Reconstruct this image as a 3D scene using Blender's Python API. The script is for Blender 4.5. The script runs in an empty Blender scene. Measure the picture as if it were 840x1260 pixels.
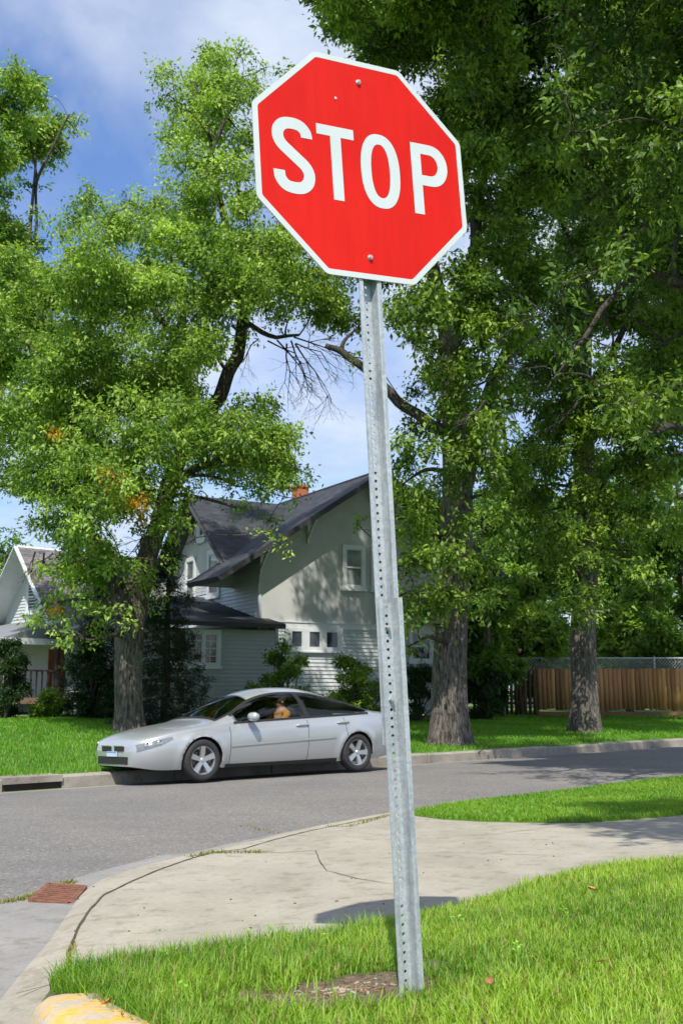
import bpy, bmesh, math, random
import numpy as np
from mathutils import Vector, Matrix, noise as mnoise
from mathutils.geometry import delaunay_2d_cdt
random.seed(7)
RNG = np.random.default_rng(11)
scene = bpy.context.scene
COL = scene.collection
PI = math.pi

# ------------------------------------------------------------------ camera
CAMZ = 1.28
TH = math.radians(9.6)
FPX = 1300.0
cam_d = bpy.data.cameras.new('camera')
cam = bpy.data.objects.new('camera', cam_d)
COL.objects.link(cam)
cam.location = (0, 0, CAMZ)
cam.rotation_euler = (math.radians(90) + TH, 0, 0)
cam_d.sensor_fit = 'HORIZONTAL'
cam_d.sensor_width = 15.5
cam_d.lens = 15.5 * FPX / 840
cam_d.clip_start = 0.05
cam_d.clip_end = 3000
cam_d.dof.use_dof = True
cam_d.dof.focus_distance = 3.6
cam_d.dof.aperture_fstop = 9
scene.camera = cam

def ray(px, py):
    u = (px - 420) / FPX; v = (630 - py) / FPX
    return Vector((u, math.cos(TH) - v * math.sin(TH), math.sin(TH) + v * math.cos(TH)))
def at(px, py, Y):
    d = ray(px, py)
    return Vector((0, 0, CAMZ)) + d * (Y / d.y)

# ------------------------------------------------------------------ terrain
def nu(x, y): return -.682 * x + .731 * y
def lerp(a, b, t): return a + (b - a) * t
def S(x, y):
    n = nu(x, y)
    if n <= 2: return .36
    if n <= 7.3: return lerp(.36, .10, (n - 2) / 5.3)
    if n <= 13.4:
        t = (n - 7.3) / 6.1
        return lerp(.10, .0, t) + .05 * math.sin(PI * t)
    return 0.0
def LF(x, y):
    n = nu(x, y)
    return .14 + .03 * max(0, min(n, 25.5) - 13.55)
def RD(x, y): return S(x, y) - .035
def hit(px, py, fn=S, off=0.0):
    d = ray(px, py); o = Vector((0, 0, CAMZ))
    t = 1.0
    while t < 80:
        p = o + d * t
        if p.z < fn(p.x, p.y) + off:
            lo, hi = t - .1, t
            for _ in range(30):
                m = (lo + hi) / 2; q = o + d * m
                if q.z < fn(q.x, q.y) + off: hi = m
                else: lo = m
            q = o + d * hi
            return (q.x, q.y)
        t += .1
    raise Exception('no hit %s %s' % (px, py))

# ------------------------------------------------------------------ object helpers
def tag(o, label=None, cat=None, group=None, kind=None):
    if label: o['label'] = label
    if cat: o['category'] = cat
    if group: o['group'] = group
    if kind: o['kind'] = kind
    return o
def link(name, me, mat=None, parent=None):
    o = bpy.data.objects.new(name, me); COL.objects.link(o)
    if mat is not None:
        if isinstance(mat, (list, tuple)):
            for m in mat: me.materials.append(m)
        else: me.materials.append(mat)
    if parent: o.parent = parent
    return o
def empty(name, loc=(0, 0, 0), rz=0, rot=None):
    o = bpy.data.objects.new(name, None); COL.objects.link(o)
    o.location = loc; o.rotation_euler = (0, 0, rz)
    if rot is not None: o.rotation_euler = rot
    o.empty_display_size = .1
    return o
def copy_tree(o, parent=None):
    c = o.copy(); COL.objects.link(c); c.parent = parent
    for ch in [x for x in COL.objects if x.parent == o]: copy_tree(ch, c)
    return c

class MB:
    def __init__(s): s.v = []; s.f = []; s.m = []; s.smooth = False
    def poly(s, pts, mi=0):
        b = len(s.v); s.v += [tuple(p) for p in pts]; s.f.append(tuple(range(b, b + len(pts)))); s.m.append(mi)
    def box(s, a, b, mi=0, M=None):
        x0, y0, z0 = a; x1, y1, z1 = b
        P = [(x0, y0, z0), (x1, y0, z0), (x1, y1, z0), (x0, y1, z0), (x0, y0, z1), (x1, y0, z1), (x1, y1, z1), (x0, y1, z1)]
        if M is not None: P = [tuple(M @ Vector(p)) for p in P]
        k = len(s.v); s.v += P
        for q in ((0, 3, 2, 1), (4, 5, 6, 7), (0, 1, 5, 4), (1, 2, 6, 5), (2, 3, 7, 6), (3, 0, 4, 7)):
            s.f.append(tuple(k + i for i in q)); s.m.append(mi)
    def bar(s, p, q, w, h, up=(0, 0, 1), mi=0):
        p = Vector(p); q = Vector(q); d = (q - p); L = d.length; d.normalize()
        sd = d.cross(Vector(up))
        if sd.length < 1e-5: sd = d.cross(Vector((0, 1, 0)))
        sd.normalize(); u2 = sd.cross(d)
        M = Matrix((( sd.x, d.x, u2.x, p.x), (sd.y, d.y, u2.y, p.y), (sd.z, d.z, u2.z, p.z), (0, 0, 0, 1)))
        s.box((-w / 2, 0, -h / 2), (w / 2, L, h / 2), mi, M)
    def tube(s, pts, rad, n=6, mi=0, cap=True, jit=0):
        pts = [Vector(p) for p in pts]
        k = len(pts)
        if not hasattr(rad, '__len__'): rad = [rad] * k
        ref = None; base = len(s.v)
        for i, p in enumerate(pts):
            d = (pts[min(i + 1, k - 1)] - pts[max(i - 1, 0)]).normalized()
            if ref is None:
                ref = Vector((1, 0, 0)) if abs(d.x) < .8 else Vector((0, 1, 0))
            a = (ref - d * ref.dot(d)).normalized(); b = d.cross(a); ref = a
            for j in range(n):
                t = 2 * PI * j / n
                r = rad[i]
                if jit: r *= 1 + jit * mnoise.noise(Vector((p.x * 3 + math.cos(t) * 2, p.y * 3 + math.sin(t) * 2, p.z * .7)))
                s.v.append(tuple(p + a * math.cos(t) * r + b * math.sin(t) * r))
        for i in range(k - 1):
            for j in range(n):
                j2 = (j + 1) % n
                s.f.append((base + i * n + j, base + i * n + j2, base + (i + 1) * n + j2, base + (i + 1) * n + j)); s.m.append(mi)
        if cap:
            s.f.append(tuple(base + j for j in range(n))[::-1]); s.m.append(mi)
            s.f.append(tuple(base + (k - 1) * n + j for j in range(n))); s.m.append(mi)
    def lathe(s, prof, n=32, axis='z', mi=0, M=None):
        base = len(s.v)
        for (r, z) in prof:
            for j in range(n):
                t = 2 * PI * j / n
                p = Vector((r * math.cos(t), r * math.sin(t), z))
                if axis == 'y': p = Vector((p.x, p.z, p.y))
                if M is not None: p = M @ p
                s.v.append(tuple(p))
        for i in range(len(prof) - 1):
            for j in range(n):
                j2 = (j + 1) % n
                s.f.append((base + i * n + j, base + i * n + j2, base + (i + 1) * n + j2, base + (i + 1) * n + j)); s.m.append(mi)
    def grid(s, fn, nu_, nv_, mi=0):
        base = len(s.v)
        for i in range(nu_ + 1):
            for j in range(nv_ + 1):
                s.v.append(tuple(fn(i / nu_, j / nv_)))
        for i in range(nu_):
            for j in range(nv_):
                a = base + i * (nv_ + 1) + j
                s.f.append((a, a + nv_ + 1, a + nv_ + 2, a + 1)); s.m.append(mi)
    def build(s, name, mat, parent=None, smooth=None, bevel=0, fix=True):
        me = bpy.data.meshes.new(name)
        me.from_pydata(s.v, [], s.f)
        me.polygons.foreach_set('material_index', s.m)
        sm = s.smooth if smooth is None else smooth
        if fix:
            bm = bmesh.new(); bm.from_mesh(me)
            bmesh.ops.remove_doubles(bm, verts=bm.verts, dist=1e-5) if sm else None
            bmesh.ops.recalc_face_normals(bm, faces=bm.faces)
            bm.to_mesh(me); bm.free()
        if sm: me.polygons.foreach_set('use_smooth', [True] * len(me.polygons))
        me.update()
        o = link(name, me, mat, parent)
        if sm and sm != 'all':
            pass
        if bevel:
            b = o.modifiers.new('b', 'BEVEL'); b.width = bevel; b.segments = 2; b.limit_method = 'ANGLE'; b.angle_limit = math.radians(40)
        return o

# ------------------------------------------------------------------ materials
def newmat(name):
    m = bpy.data.materials.new(name); m.use_nodes = True
    nt = m.node_tree; nt.nodes.clear()
    out = nt.nodes.new('ShaderNodeOutputMaterial'); b = nt.nodes.new('ShaderNodeBsdfPrincipled')
    nt.links.new(b.outputs[0], out.inputs[0])
    return m, nt, b, out
def N(nt, t, **k):
    n = nt.nodes.new(t)
    for a, v in k.items():
        if a in n.inputs.keys() if hasattr(n.inputs, 'keys') else False: n.inputs[a].default_value = v
        else: setattr(n, a, v)
    return n
def coords(nt, scale=(1, 1, 1), kind='Object'):
    tc = nt.nodes.new('ShaderNodeTexCoord'); mp = nt.nodes.new('ShaderNodeMapping')
    mp.inputs['Scale'].default_value = scale
    nt.links.new(tc.outputs[kind], mp.inputs[0]); return mp.outputs[0]
def noise(nt, vec, sc, det=4, rough=.55, dist=0):
    n = nt.nodes.new('ShaderNodeTexNoise'); n.inputs['Scale'].default_value = sc; n.inputs['Detail'].default_value = det
    n.inputs['Roughness'].default_value = rough; n.inputs['Distortion'].default_value = dist
    nt.links.new(vec, n.inputs['Vector']); return n.outputs['Fac']
def ramp(nt, fac, stops):
    r = nt.nodes.new('ShaderNodeValToRGB'); e = r.color_ramp.elements
    while len(e) < len(stops): e.new(.5)
    for i, (p, c) in enumerate(stops):
        e[i].position = p; e[i].color = (*c, 1) if len(c) == 3 else c
    nt.links.new(fac, r.inputs[0]); return r.outputs[0]
def mix(nt, fac, a, b, mode='MIX'):
    m = nt.nodes.new('ShaderNodeMix'); m.data_type = 'RGBA'; m.blend_type = mode
    for s, v in ((0, fac), (6, a), (7, b)):
        if hasattr(v, 'is_output') or isinstance(v, bpy.types.NodeSocket): nt.links.new(v, m.inputs[s])
        elif s == 0: m.inputs[0].default_value = v
        else: m.inputs[s].default_value = (*v, 1)
    return m.outputs[2]
def bump(nt, b, h, st=.3, dist=.01):
    n = nt.nodes.new('ShaderNodeBump'); n.inputs['Strength'].default_value = st; n.inputs['Distance'].default_value = dist
    nt.links.new(h, n.inputs['Height']); nt.links.new(n.outputs[0], b.inputs['Normal'])
def simple(name, c, rough=.5, metal=0, var=.15, sc=3, bsc=None, bst=.2, spec=.5, coat=0, scale=(1, 1, 1)):
    m, nt, b, out = newmat(name)
    v = coords(nt, scale); f = noise(nt, v, sc, 5)
    c0 = tuple(x * (1 - var) for x in c); c1 = tuple(min(1, x * (1 + var)) for x in c)
    nt.links.new(ramp(nt, f, [(.3, c0), (.7, c1)]), b.inputs['Base Color'])
    b.inputs['Roughness'].default_value = rough; b.inputs['Metallic'].default_value = metal
    b.inputs['Specular IOR Level'].default_value = spec; b.inputs['Coat Weight'].default_value = coat
    if bsc: bump(nt, b, noise(nt, v, bsc, 3), bst, .01)
    return m

def mat_asphalt():
    m, nt, b, out = newmat('asphalt')
    v = coords(nt)
    vo = nt.nodes.new('ShaderNodeTexVoronoi'); vo.inputs['Scale'].default_value = 70; nt.links.new(v, vo.inputs['Vector'])
    agg = ramp(nt, vo.outputs['Color'], [(.0, (.105, .101, .096)), (.45, (.158, .151, .143)), (.8, (.215, .204, .19)), (1, (.38, .36, .33))])
    big = ramp(nt, noise(nt, v, .6, 5), [(.3, (.86, .86, .88)), (.7, (1.08, 1.05, 1.0))])
    c = mix(nt, 1.0, agg, big, 'MULTIPLY')
    st = ramp(nt, noise(nt, coords(nt, (.3, 1, 1)), 3.0, 6, .7), [(.4, (.8, .8, .8)), (.6, (1, 1, 1))])
    c = mix(nt, .5, c, st, 'MULTIPLY')
    nt.links.new(c, b.inputs['Base Color']); b.inputs['Roughness'].default_value = .85
    bump(nt, b, vo.outputs['Distance'], .5, .006); return m
def mat_concrete(name, c=(.37, .335, .285), stain=.8):
    m, nt, b, out = newmat(name)
    v = coords(nt)
    f1 = ramp(nt, noise(nt, v, 1.3, 6, .6, .3), [(.25, tuple(x * stain for x in c)), (.55, c), (.8, tuple(x * 1.1 for x in c))])
    f2 = ramp(nt, noise(nt, v, 45, 4, .7), [(.3, (.86, .85, .84)), (.65, (1.05, 1.05, 1.05))])
    col = mix(nt, 1, f1, f2, 'MULTIPLY')
    f3 = ramp(nt, noise(nt, v, 7, 8, .75), [(.38, (.6, .54, .46)), (.47, (1, 1, 1))])
    col = mix(nt, .6, col, f3, 'MULTIPLY')
    f5 = ramp(nt, noise(nt, coords(nt, (1, .5, 1)), 1.9, 8, .7, .4), [(.38, (.86, .85, .83)), (.54, (1, 1, 1)), (.7, (1.05, 1.05, 1.04))])
    col = mix(nt, .9, col, f5, 'MULTIPLY')
    vo = nt.nodes.new('ShaderNodeTexVoronoi'); vo.inputs['Scale'].default_value = 130; nt.links.new(v, vo.inputs['Vector'])
    f4 = ramp(nt, vo.outputs['Color'], [(.0, (.7, .68, .66)), (.12, (1, 1, 1))])
    col = mix(nt, .6, col, f4, 'MULTIPLY')
    nt.links.new(col, b.inputs['Base Color']); b.inputs['Roughness'].default_value = .9
    bump(nt, b, noise(nt, v, 90, 4, .7), .35, .004); return m
def mat_attr(name, rough=.5, trans=.0, spec=.3, tcol=1.2, sat=None):
    m, nt, b, out = newmat(name)
    a = nt.nodes.new('ShaderNodeAttribute'); a.attribute_name = 'Col'
    nt.links.new(a.outputs['Color'], b.inputs['Base Color']); b.inputs['Roughness'].default_value = rough
    b.inputs['Specular IOR Level'].default_value = spec
    if trans:
        t = nt.nodes.new('ShaderNodeBsdfTranslucent')
        c = mix(nt, 1.0, a.outputs['Color'], (tcol * 1.35, tcol * 1.45, tcol * .5), 'MULTIPLY')
        nt.links.new(c, t.inputs[0])
        ms = nt.nodes.new('ShaderNodeMixShader'); ms.inputs[0].default_value = trans
        nt.links.new(b.outputs[0], ms.inputs[1]); nt.links.new(t.outputs[0], ms.inputs[2]); nt.links.new(ms.outputs[0], out.inputs[0])
    return m
def mat_bark(name, c=(.145, .125, .108)):
    m, nt, b, out = newmat(name)
    v = coords(nt, (1, 1, .16))
    f = noise(nt, v, 26, 7, .72, .8)
    f2 = noise(nt, coords(nt, (1, 1, .3)), 2.2, 4)
    col = ramp(nt, f, [(.40, tuple(x * .2 for x in c)), (.49, c), (.62, tuple(x * 1.9 for x in c))])
    col = mix(nt, 1, col, ramp(nt, f2, [(.3, (.8, .8, .8)), (.7, (1.15, 1.12, 1.08))]), 'MULTIPLY')
    nt.links.new(col, b.inputs['Base Color']); b.inputs['Roughness'].default_value = .95
    bump(nt, b, f, 1.0, .09); return m
def mat_shingle(name, c):
    m, nt, b, out = newmat(name)
    v = coords(nt, (1, 1, 1))
    br = nt.nodes.new('ShaderNodeTexBrick'); br.inputs['Scale'].default_value = 1
    br.inputs['Brick Width'].default_value = .3; br.inputs['Row Height'].default_value = .13; br.inputs['Mortar Size'].default_value = .008
    br.inputs['Color1'].default_value = (*[x * .55 for x in c], 1); br.inputs['Color2'].default_value = (*[x * 1.5 for x in c], 1); br.inputs['Mortar'].default_value = (*[x * .4 for x in c], 1)
    uv = nt.nodes.new('ShaderNodeUVMap'); nt.links.new(uv.outputs[0], br.inputs['Vector'])
    f = ramp(nt, noise(nt, v, 2.5, 6), [(.3, (.8, .8, .8)), (.7, (1.2, 1.2, 1.2))])
    nt.links.new(mix(nt, 1, br.outputs['Color'], f, 'MULTIPLY'), b.inputs['Base Color'])
    b.inputs['Roughness'].default_value = .75
    bump(nt, b, br.outputs['Fac'], -.5, .01); return m
def mat_galv(name):
    m, nt, b, out = newmat(name)
    v = coords(nt)
    vo = nt.nodes.new('ShaderNodeTexVoronoi'); vo.inputs['Scale'].default_value = 130; nt.links.new(v, vo.inputs['Vector'])
    sp = ramp(nt, vo.outputs['Color'], [(0, (.41, .45, .48)), (1, (.54, .575, .60))])
    st = ramp(nt, noise(nt, coords(nt, (9, 9, .9)), 4, 6, .7), [(.32, (.66, .68, .71)), (.5, (1, 1, 1)), (.72, (1.16, 1.16, 1.15))])
    c = mix(nt, 1, sp, st, 'MULTIPLY')
    rust = ramp(nt, noise(nt, v, 26, 7, .75), [(.66, (0, 0, 0)), (.74, (1, 1, 1))])
    c = mix(nt, rust, c, (.42, .38, .33))
    c = mix(nt, .35, c, mix(nt, 1, c, ramp(nt, noise(nt, v, 60, 4, .7), [(.35, (.5, .5, .52)), (.6, (1, 1, 1))]), 'MULTIPLY'))
    nt.links.new(c, b.inputs['Base Color']); b.inputs['Metallic'].default_value = .45
    nt.links.new(ramp(nt, noise(nt, v, 14, 5), [(.3, (.38,) * 3), (.7, (.62,) * 3)]), b.inputs['Roughness'])
    bump(nt, b, noise(nt, v, 120, 3), .15, .002); return m
def mat_glass(name, tint=(.35, .4, .4), refl=1.0):
    m, nt, b, out = newmat(name)
    nt.nodes.remove(b)
    tr = nt.nodes.new('ShaderNodeBsdfTransparent'); tr.inputs[0].default_value = (*tint, 1)
    gl = nt.nodes.new('ShaderNodeBsdfGlossy'); gl.inputs['Roughness'].default_value = .02
    fr = nt.nodes.new('ShaderNodeFresnel'); fr.inputs['IOR'].default_value = 1.6
    ms = nt.nodes.new('ShaderNodeMixShader')
    nt.links.new(fr.outputs[0], ms.inputs[0]); nt.links.new(tr.outputs[0], ms.inputs[1]); nt.links.new(gl.outputs[0], ms.inputs[2])
    nt.links.new(ms.outputs[0], out.inputs[0]); return m
def mat_pane(name, c=(.02, .025, .03)):
    m, nt, b, out = newmat(name)
    v = coords(nt)
    nt.links.new(ramp(nt, noise(nt, v, 1.4, 3), [(.35, c), (.65, tuple(x * 3 + .01 for x in c))]), b.inputs['Base Color'])
    b.inputs['Roughness'].default_value = .06; b.inputs['Specular IOR Level'].default_value = .7
    bump(nt, b, noise(nt, v, 1.5, 2), .15, .02); return m

M_ASPH = mat_asphalt()
M_WALK = mat_concrete('sidewalk_concrete', (.345, .318, .258))
M_CURB = mat_concrete('curb_concrete', (.345, .315, .255), .8)
M_APRON = mat_concrete('gutter_concrete', (.26, .25, .235), .75)
M_FCURB = mat_concrete('far_curb_concrete', (.30, .275, .235), .6)
M_DIRT = simple('dirt', (.14, .10, .07), .95, var=.5, sc=30, bsc=60, bst=.8)
M_SOIL = simple('grassy_soil', (.075, .095, .028), .95, var=.4, sc=6, bsc=40, bst=.6)
M_FSOIL = simple('far_turf_soil', (.085, .16, .02), .95, var=.3, sc=2, bsc=40, bst=.6)
M_GRASS = mat_attr('grass_blades', .45, .45, .35, 1.0)
M_LEAF = mat_attr('leaves', .5, .38, .3, 1.0)
M_LEAFD = mat_attr('leaves_dark', .5, .32, .28, 1.0)
M_BARK = mat_bark('bark')
M_BARKD = mat_bark('bark_branch', (.085, .07, .058))
M_GALV = mat_galv('galvanised_steel')
M_ROOF = mat_shingle('slate_shingles', (.026, .029, .036))
M_ROOF2 = mat_shingle('brown_shingles', (.13, .12, .12))
M_WHITE = simple('white_trim_paint', (.60, .62, .62), .5, var=.08)
M_STUCCO = simple('grey_stucco', (.46, .46, .445), .95, var=.08, sc=1.5, bsc=60, bst=.5)
M_LAP = simple('grey_lap_siding', (.35, .375, .35), .6, var=.06, sc=2)
M_LAPL = simple('pale_lap_siding', (.52, .54, .54), .6, var=.06, sc=2)
M_LAPW = simple('pale_blue_siding', (.45, .50, .53), .6, var=.06, sc=2)
M_BRICK = simple('chimney_brick', (.42, .12, .06), .9, var=.3, sc=14, bsc=30)
M_PANE = mat_pane('window_pane')
M_PANEC = mat_pane('curtained_pane', (.10, .11, .10))
M_DARK = simple('dark_fascia', (.035, .037, .04), .6)

# ------------------------------------------------------------------ ground sheets
def sheet(name, poly, zfn, mat, res=.25, parent=None, thick=0):
    poly = [tuple(p) for p in poly]
    xs = [p[0] for p in poly]; ys = [p[1] for p in poly]
    pts = []; edges = []
    n = len(poly)
    for i in range(n):
        a = Vector(poly[i]); b = Vector(poly[(i + 1) % n]); k = max(1, int((b - a).length / res))
        for j in range(k): pts.append(a.lerp(b, j / k))
    m = len(pts); edges = [(i, (i + 1) % m) for i in range(m)]
    x = min(xs)
    while x < max(xs):
        y = min(ys)
        while y < max(ys):
            pts.append(Vector((x + random.uniform(-.1, .1) * res, y + random.uniform(-.1, .1) * res))); y += res
        x += res
    vs, es, fs, *_ = delaunay_2d_cdt(pts, edges, [], 1, 1e-5)
    b = MB(); b.v = [(v.x, v.y, zfn(v.x, v.y)) for v in vs]; b.f = [tuple(f) for f in fs]; b.m = [0] * len(fs)
    if thick:
        # skirt round the rim
        k = len(b.v); used = {}
        cnt = {}
        for f in b.f:
            for i in range(len(f)):
                e = (f[i], f[(i + 1) % len(f)]); cnt[tuple(sorted(e))] = cnt.get(tuple(sorted(e)), 0) + 1
        for f in list(b.f):
            for i in range(len(f)):
                e = (f[i], f[(i + 1) % len(f)])
                if cnt[tuple(sorted(e))] == 1:
                    a0, a1 = b.v[e[0]], b.v[e[1]]
                    b.poly([a0, (a0[0], a0[1], a0[2] - thick), (a1[0], a1[1], a1[2] - thick), a1])
    o = b.build(name, mat, parent, fix=False, smooth=False)
    me = o.data
    if not thick: me.polygons.foreach_set('use_smooth', [True] * len(me.polygons))
    if len(me.polygons) and me.polygons[0].normal.z < 0: me.flip_normals()
    return o
A2 = Vector((.731, .682)); N2 = Vector((-.682, .731))
def an(a, n): p = A2 * a + N2 * n; return (p.x, p.y)

# base ground sheet to the horizon
def ground_z(x, y):
    n = nu(x, y)
    if n < 13.5: return S(x, y) - .07
    return LF(x, y)
b = MB()
avals = [-700, -300, -120, -60, -30, -15, -5, 0, 5, 10, 20, 30, 45, 70, 120, 300, 700]
nvals = [-700, -200, -50, -10, 2, 4, 6, 7.3, 8.5, 10, 11.5, 13.4, 13.54, 13.56, 18, 25.5, 50, 120, 300, 900]
for i in range(len(avals)):
    for j in range(len(nvals)):
        x, y = an(avals[i], nvals[j]); b.v.append((x, y, ground_z(x, y)))
for i in range(len(avals) - 1):
    for j in range(len(nvals) - 1):
        a = i * len(nvals) + j; b.f.append((a, a + len(nvals), a + len(nvals) + 1, a + 1)); b.m.append(0)
tag(b.build('ground', M_FSOIL, fix=False), kind='structure')

# asphalt: main street strip plus side street on the left
road_poly = [an(-60, 13.1), an(-60, 4.2), an(-60, -6), hit(0, 1400, RD), hit(0, 1116, RD), hit(40, 1099, RD), hit(80, 1087, RD), hit(130, 1073, RD), hit(200, 1055, RD), hit(235, 1052, RD), hit(300, 1037, RD), hit(350, 1027, RD), hit(420, 1015, RD), hit(475, 1003, RD)]
px_ = Vector(road_poly[-1]); a_end = px_.dot(A2); n_end = px_.dot(N2)
road_poly += [an(a_end + 1.5, 7.25), an(90, 7.25), an(90, 13.1)]
# left side street region kept simple: everything left of the corner is road
tag(sheet('road', road_poly, RD, M_ASPH, 1.0), kind='structure')
# gutter pans (concrete)
def ribbon(name, line, w0, w1, zf, mat, parent=None, res=.3, side=1):
    pass
tag(sheet('far_gutter', [an(-60, 13.1), an(90, 13.1), an(90, 13.4), an(-60, 13.4)], lambda x, y: RD(x, y) + .002, M_APRON, 1.0), kind='structure')
# far kerb: profile swept along the road, with an inlet slot
inA0 = Vector(hit(-25, 968, lambda x, y: 0)).dot(A2); inA1 = Vector(hit(66, 966, lambda x, y: 0)).dot(A2)
def curb_run(a0, a1, z0=-.05, z1=.135, mb=None):
    mb = mb or MB()
    prof = [(13.4, z0), (13.405, z1 - .03), (13.43, z1), (13.56, z1), (13.56, z0)]
    k = max(1, int((a1 - a0) / 1.8))
    for i in range(k):
        s0 = a0 + (a1 - a0) * i / k + .006; s1 = a0 + (a1 - a0) * (i + 1) / k - .006
        dz = random.uniform(-.012, .012); dn = random.uniform(-.012, .012)
        P0 = [(*an(s0, n + dn), z + dz) for n, z in prof]; P1 = [(*an(s1, n + dn), z + dz) for n, z in prof]
        for j in range(4): mb.poly([P0[j], P1[j], P1[j + 1], P0[j + 1]])
        mb.poly(P0[::-1]); mb.poly(P1)
    return mb
m_ = curb_run(-60, inA0); curb_run(inA1, 90, mb=m_)
o = m_.build('kerb', M_FCURB, fix=False); tag(o, kind='structure')
m_ = MB()
P = lambda a, n, z: (*an(a, n), z)
mb = MB()
for (za, zb, n0, n1) in ((.065, .15, 13.38, 13.75), (-.06, -.045, 13.4, 13.75)):
    q = [P(inA0, n0, za), P(inA1, n0, za), P(inA1, n1, za), P(inA0, n1, za)]
    r = [(x, y, zb) for x, y, z in q]
    mb.poly(q); mb.poly(r)
    for i in range(4): mb.poly([q[i], q[(i + 1) % 4], r[(i + 1) % 4], r[i]])
tag(mb.build('storm_drain_inlet', M_FCURB), 'long dark curb opening of a storm drain in the far kerb by the green lawn', 'storm drain')
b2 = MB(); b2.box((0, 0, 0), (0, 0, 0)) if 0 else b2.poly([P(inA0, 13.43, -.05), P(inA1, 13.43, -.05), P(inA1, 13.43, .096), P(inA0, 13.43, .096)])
b2.build('opening', simple('inlet_shade_black', (.03, .022, .018), .9), COL.objects['storm_drain_inlet'])  # flat sheet across the slot; the hollow's shade is put into its dark colour

# corner: apron, ramp band, walk
crack_px = [(82, 1203), (83, 1188), (88, 1162), (98, 1138), (112, 1118), (130, 1101), (160, 1086), (195, 1071), (235, 1057), (262, 1050), (300, 1045), (340, 1033), (385, 1022), (430, 1013), (465, 1006), (500, 1000)]
outer_px = [(-30, 1262), (0, 1232), (25, 1200), (60, 1160), (80, 1130), (95, 1108), (104, 1096), (125, 1083), (160, 1071), (200, 1061), (235, 1054), (300, 1040), (340, 1029), (385, 1018), (430, 1010), (475, 1002)]
crack = [hit(*p, S) for p in crack_px]
outer = [hit(*p, lambda x, y: S(x, y) - .03) for p in outer_px]
def along(line, t):
    L = [0]
    for i in range(1, len(line)): L.append(L[-1] + (Vector(line[i]) - Vector(line[i - 1])).length)
    d = t * L[-1]
    for i in range(1, len(line)):
        if d <= L[i] + 1e-9:
            return Vector(line[i - 1]).lerp(Vector(line[i]), (d - L[i - 1]) / max(1e-9, L[i] - L[i - 1]))
    return Vector(line[-1])
crackW = crack
crack_r = [hit(96, 1330, S), hit(88, 1250, S)] + crack
outer_r = [hit(-110, 1480, RD), hit(-60, 1340, RD)] + outer
def rampfn(i, j):
    p = Vector(outer[0]) * 0
    t = i
    k = t * (len(crack_r) - 1); q = min(int(k), len(crack_r) - 2); fr = k - q
    c = Vector(crack_r[q]).lerp(Vector(crack_r[q + 1]), fr); o_ = Vector(outer_r[q]).lerp(Vector(outer_r[q + 1]), fr)
    w = o_.lerp(c, j)
    s = j * j * (3 - 2 * j)
    bulge = .018 * math.sin(PI * j) * max(0, min(1, (t - .25) * 4))
    return (w.x, w.y, S(w.x, w.y) - .0285 + .0285 * s + bulge)
b = MB(); b.grid(rampfn, 60, 10)
o = b.build('curb_ramp', M_CURB, smooth=True); tag(o, kind='structure')
# apron between asphalt edge and the ramp
ap = [hit(0, 1112, RD), hit(40, 1097, RD), hit(80, 1085, RD), hit(130, 1071, RD), hit(200, 1053, RD), hit(235, 1050, RD), hit(300, 1035, RD), hit(350, 1025, RD), hit(420, 1013, RD), hit(475, 1001, RD)]
ap += [tuple(p) for p in crack[::-1]][1:] + [hit(84, 1235, RD), hit(160, 1330, RD), hit(420, 1700, RD), hit(-120, 1500, RD), hit(-200, 1200, RD), hit(-100, 1135, RD)]
tag(sheet('gutter_apron', ap, lambda x, y: S(x, y) - .0312, M_APRON, .2), kind='structure')

lawn_edge_px = [(84, 1201), (120, 1190), (180, 1176), (240, 1168), (300, 1158), (350, 1150), (400, 1141), (450, 1129), (500, 1116), (540, 1107), (600, 1095), (645, 1081), (690, 1068), (740, 1058), (790, 1054), (845, 1051)]
lawn_edge = [hit(px, py + (6 if px < 90 else 12 + 5 * math.exp(-((px - 440) / 170) ** 2)), S) for px, py in lawn_edge_px]
up_px = [(508, 1004), (545, 1009), (600, 1012), (660, 1013), (720, 1013), (780, 1009), (845, 1003)]
up_edge = [hit(*p, S) for p in up_px]
e0 = Vector(up_edge[-1]); e1 = Vector(lawn_edge[-1])
ea, en = e0.dot(A2), e0.dot(N2); la, ln = e1.dot(A2), e1.dot(N2)
walk_poly = list(crack) + up_edge + [an(60, en), an(60, ln)] + lawn_edge[::-1][:-1]
walk = tag(sheet('sidewalk', walk_poly, S, M_WALK, .3), kind='structure')
# boulevard strip (grass between walk and street)
bl_top = [hit(508, 999, S), hit(560, 991, S), hit(620, 983, S), hit(690, 975, S), hit(760, 966, S), hit(845, 956, S)]
t0 = Vector(bl_top[-1]); tn = t0.dot(N2)
bl_poly = up_edge + [an(60, en), an(60, tn)] + bl_top[::-1]
def bz(x, y): return S(x, y) + .006
tag(sheet('boulevard_soil', bl_poly, bz, M_FSOIL, .4, thick=.03), kind='structure')
# near kerb behind the strip (street side)
b = MB()
for i in range(30):
    a0 = a_end + .4 + i * 1.8; a1 = a0 + 1.79
    for n0, n1, z0, z1 in ((7.25, 7.4, -.1, .002),):
        q = [(*an(a0, n0 - .02), S(*an(a0, n0)) + z1), (*an(a1, n0 - .02), S(*an(a1, n0)) + z1), (*an(a1, n1), S(*an(a1, n1)) + z1), (*an(a0, n1), S(*an(a0, n1)) + z1)]
        r = [(x, y, z - .13) for x, y, z in q]
        b.poly(q)
        for k in range(4): b.poly([q[k], r[k], r[(k + 1) % 4], q[(k + 1) % 4]])
tag(b.build('near_kerb', M_CURB), kind='structure')

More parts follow.
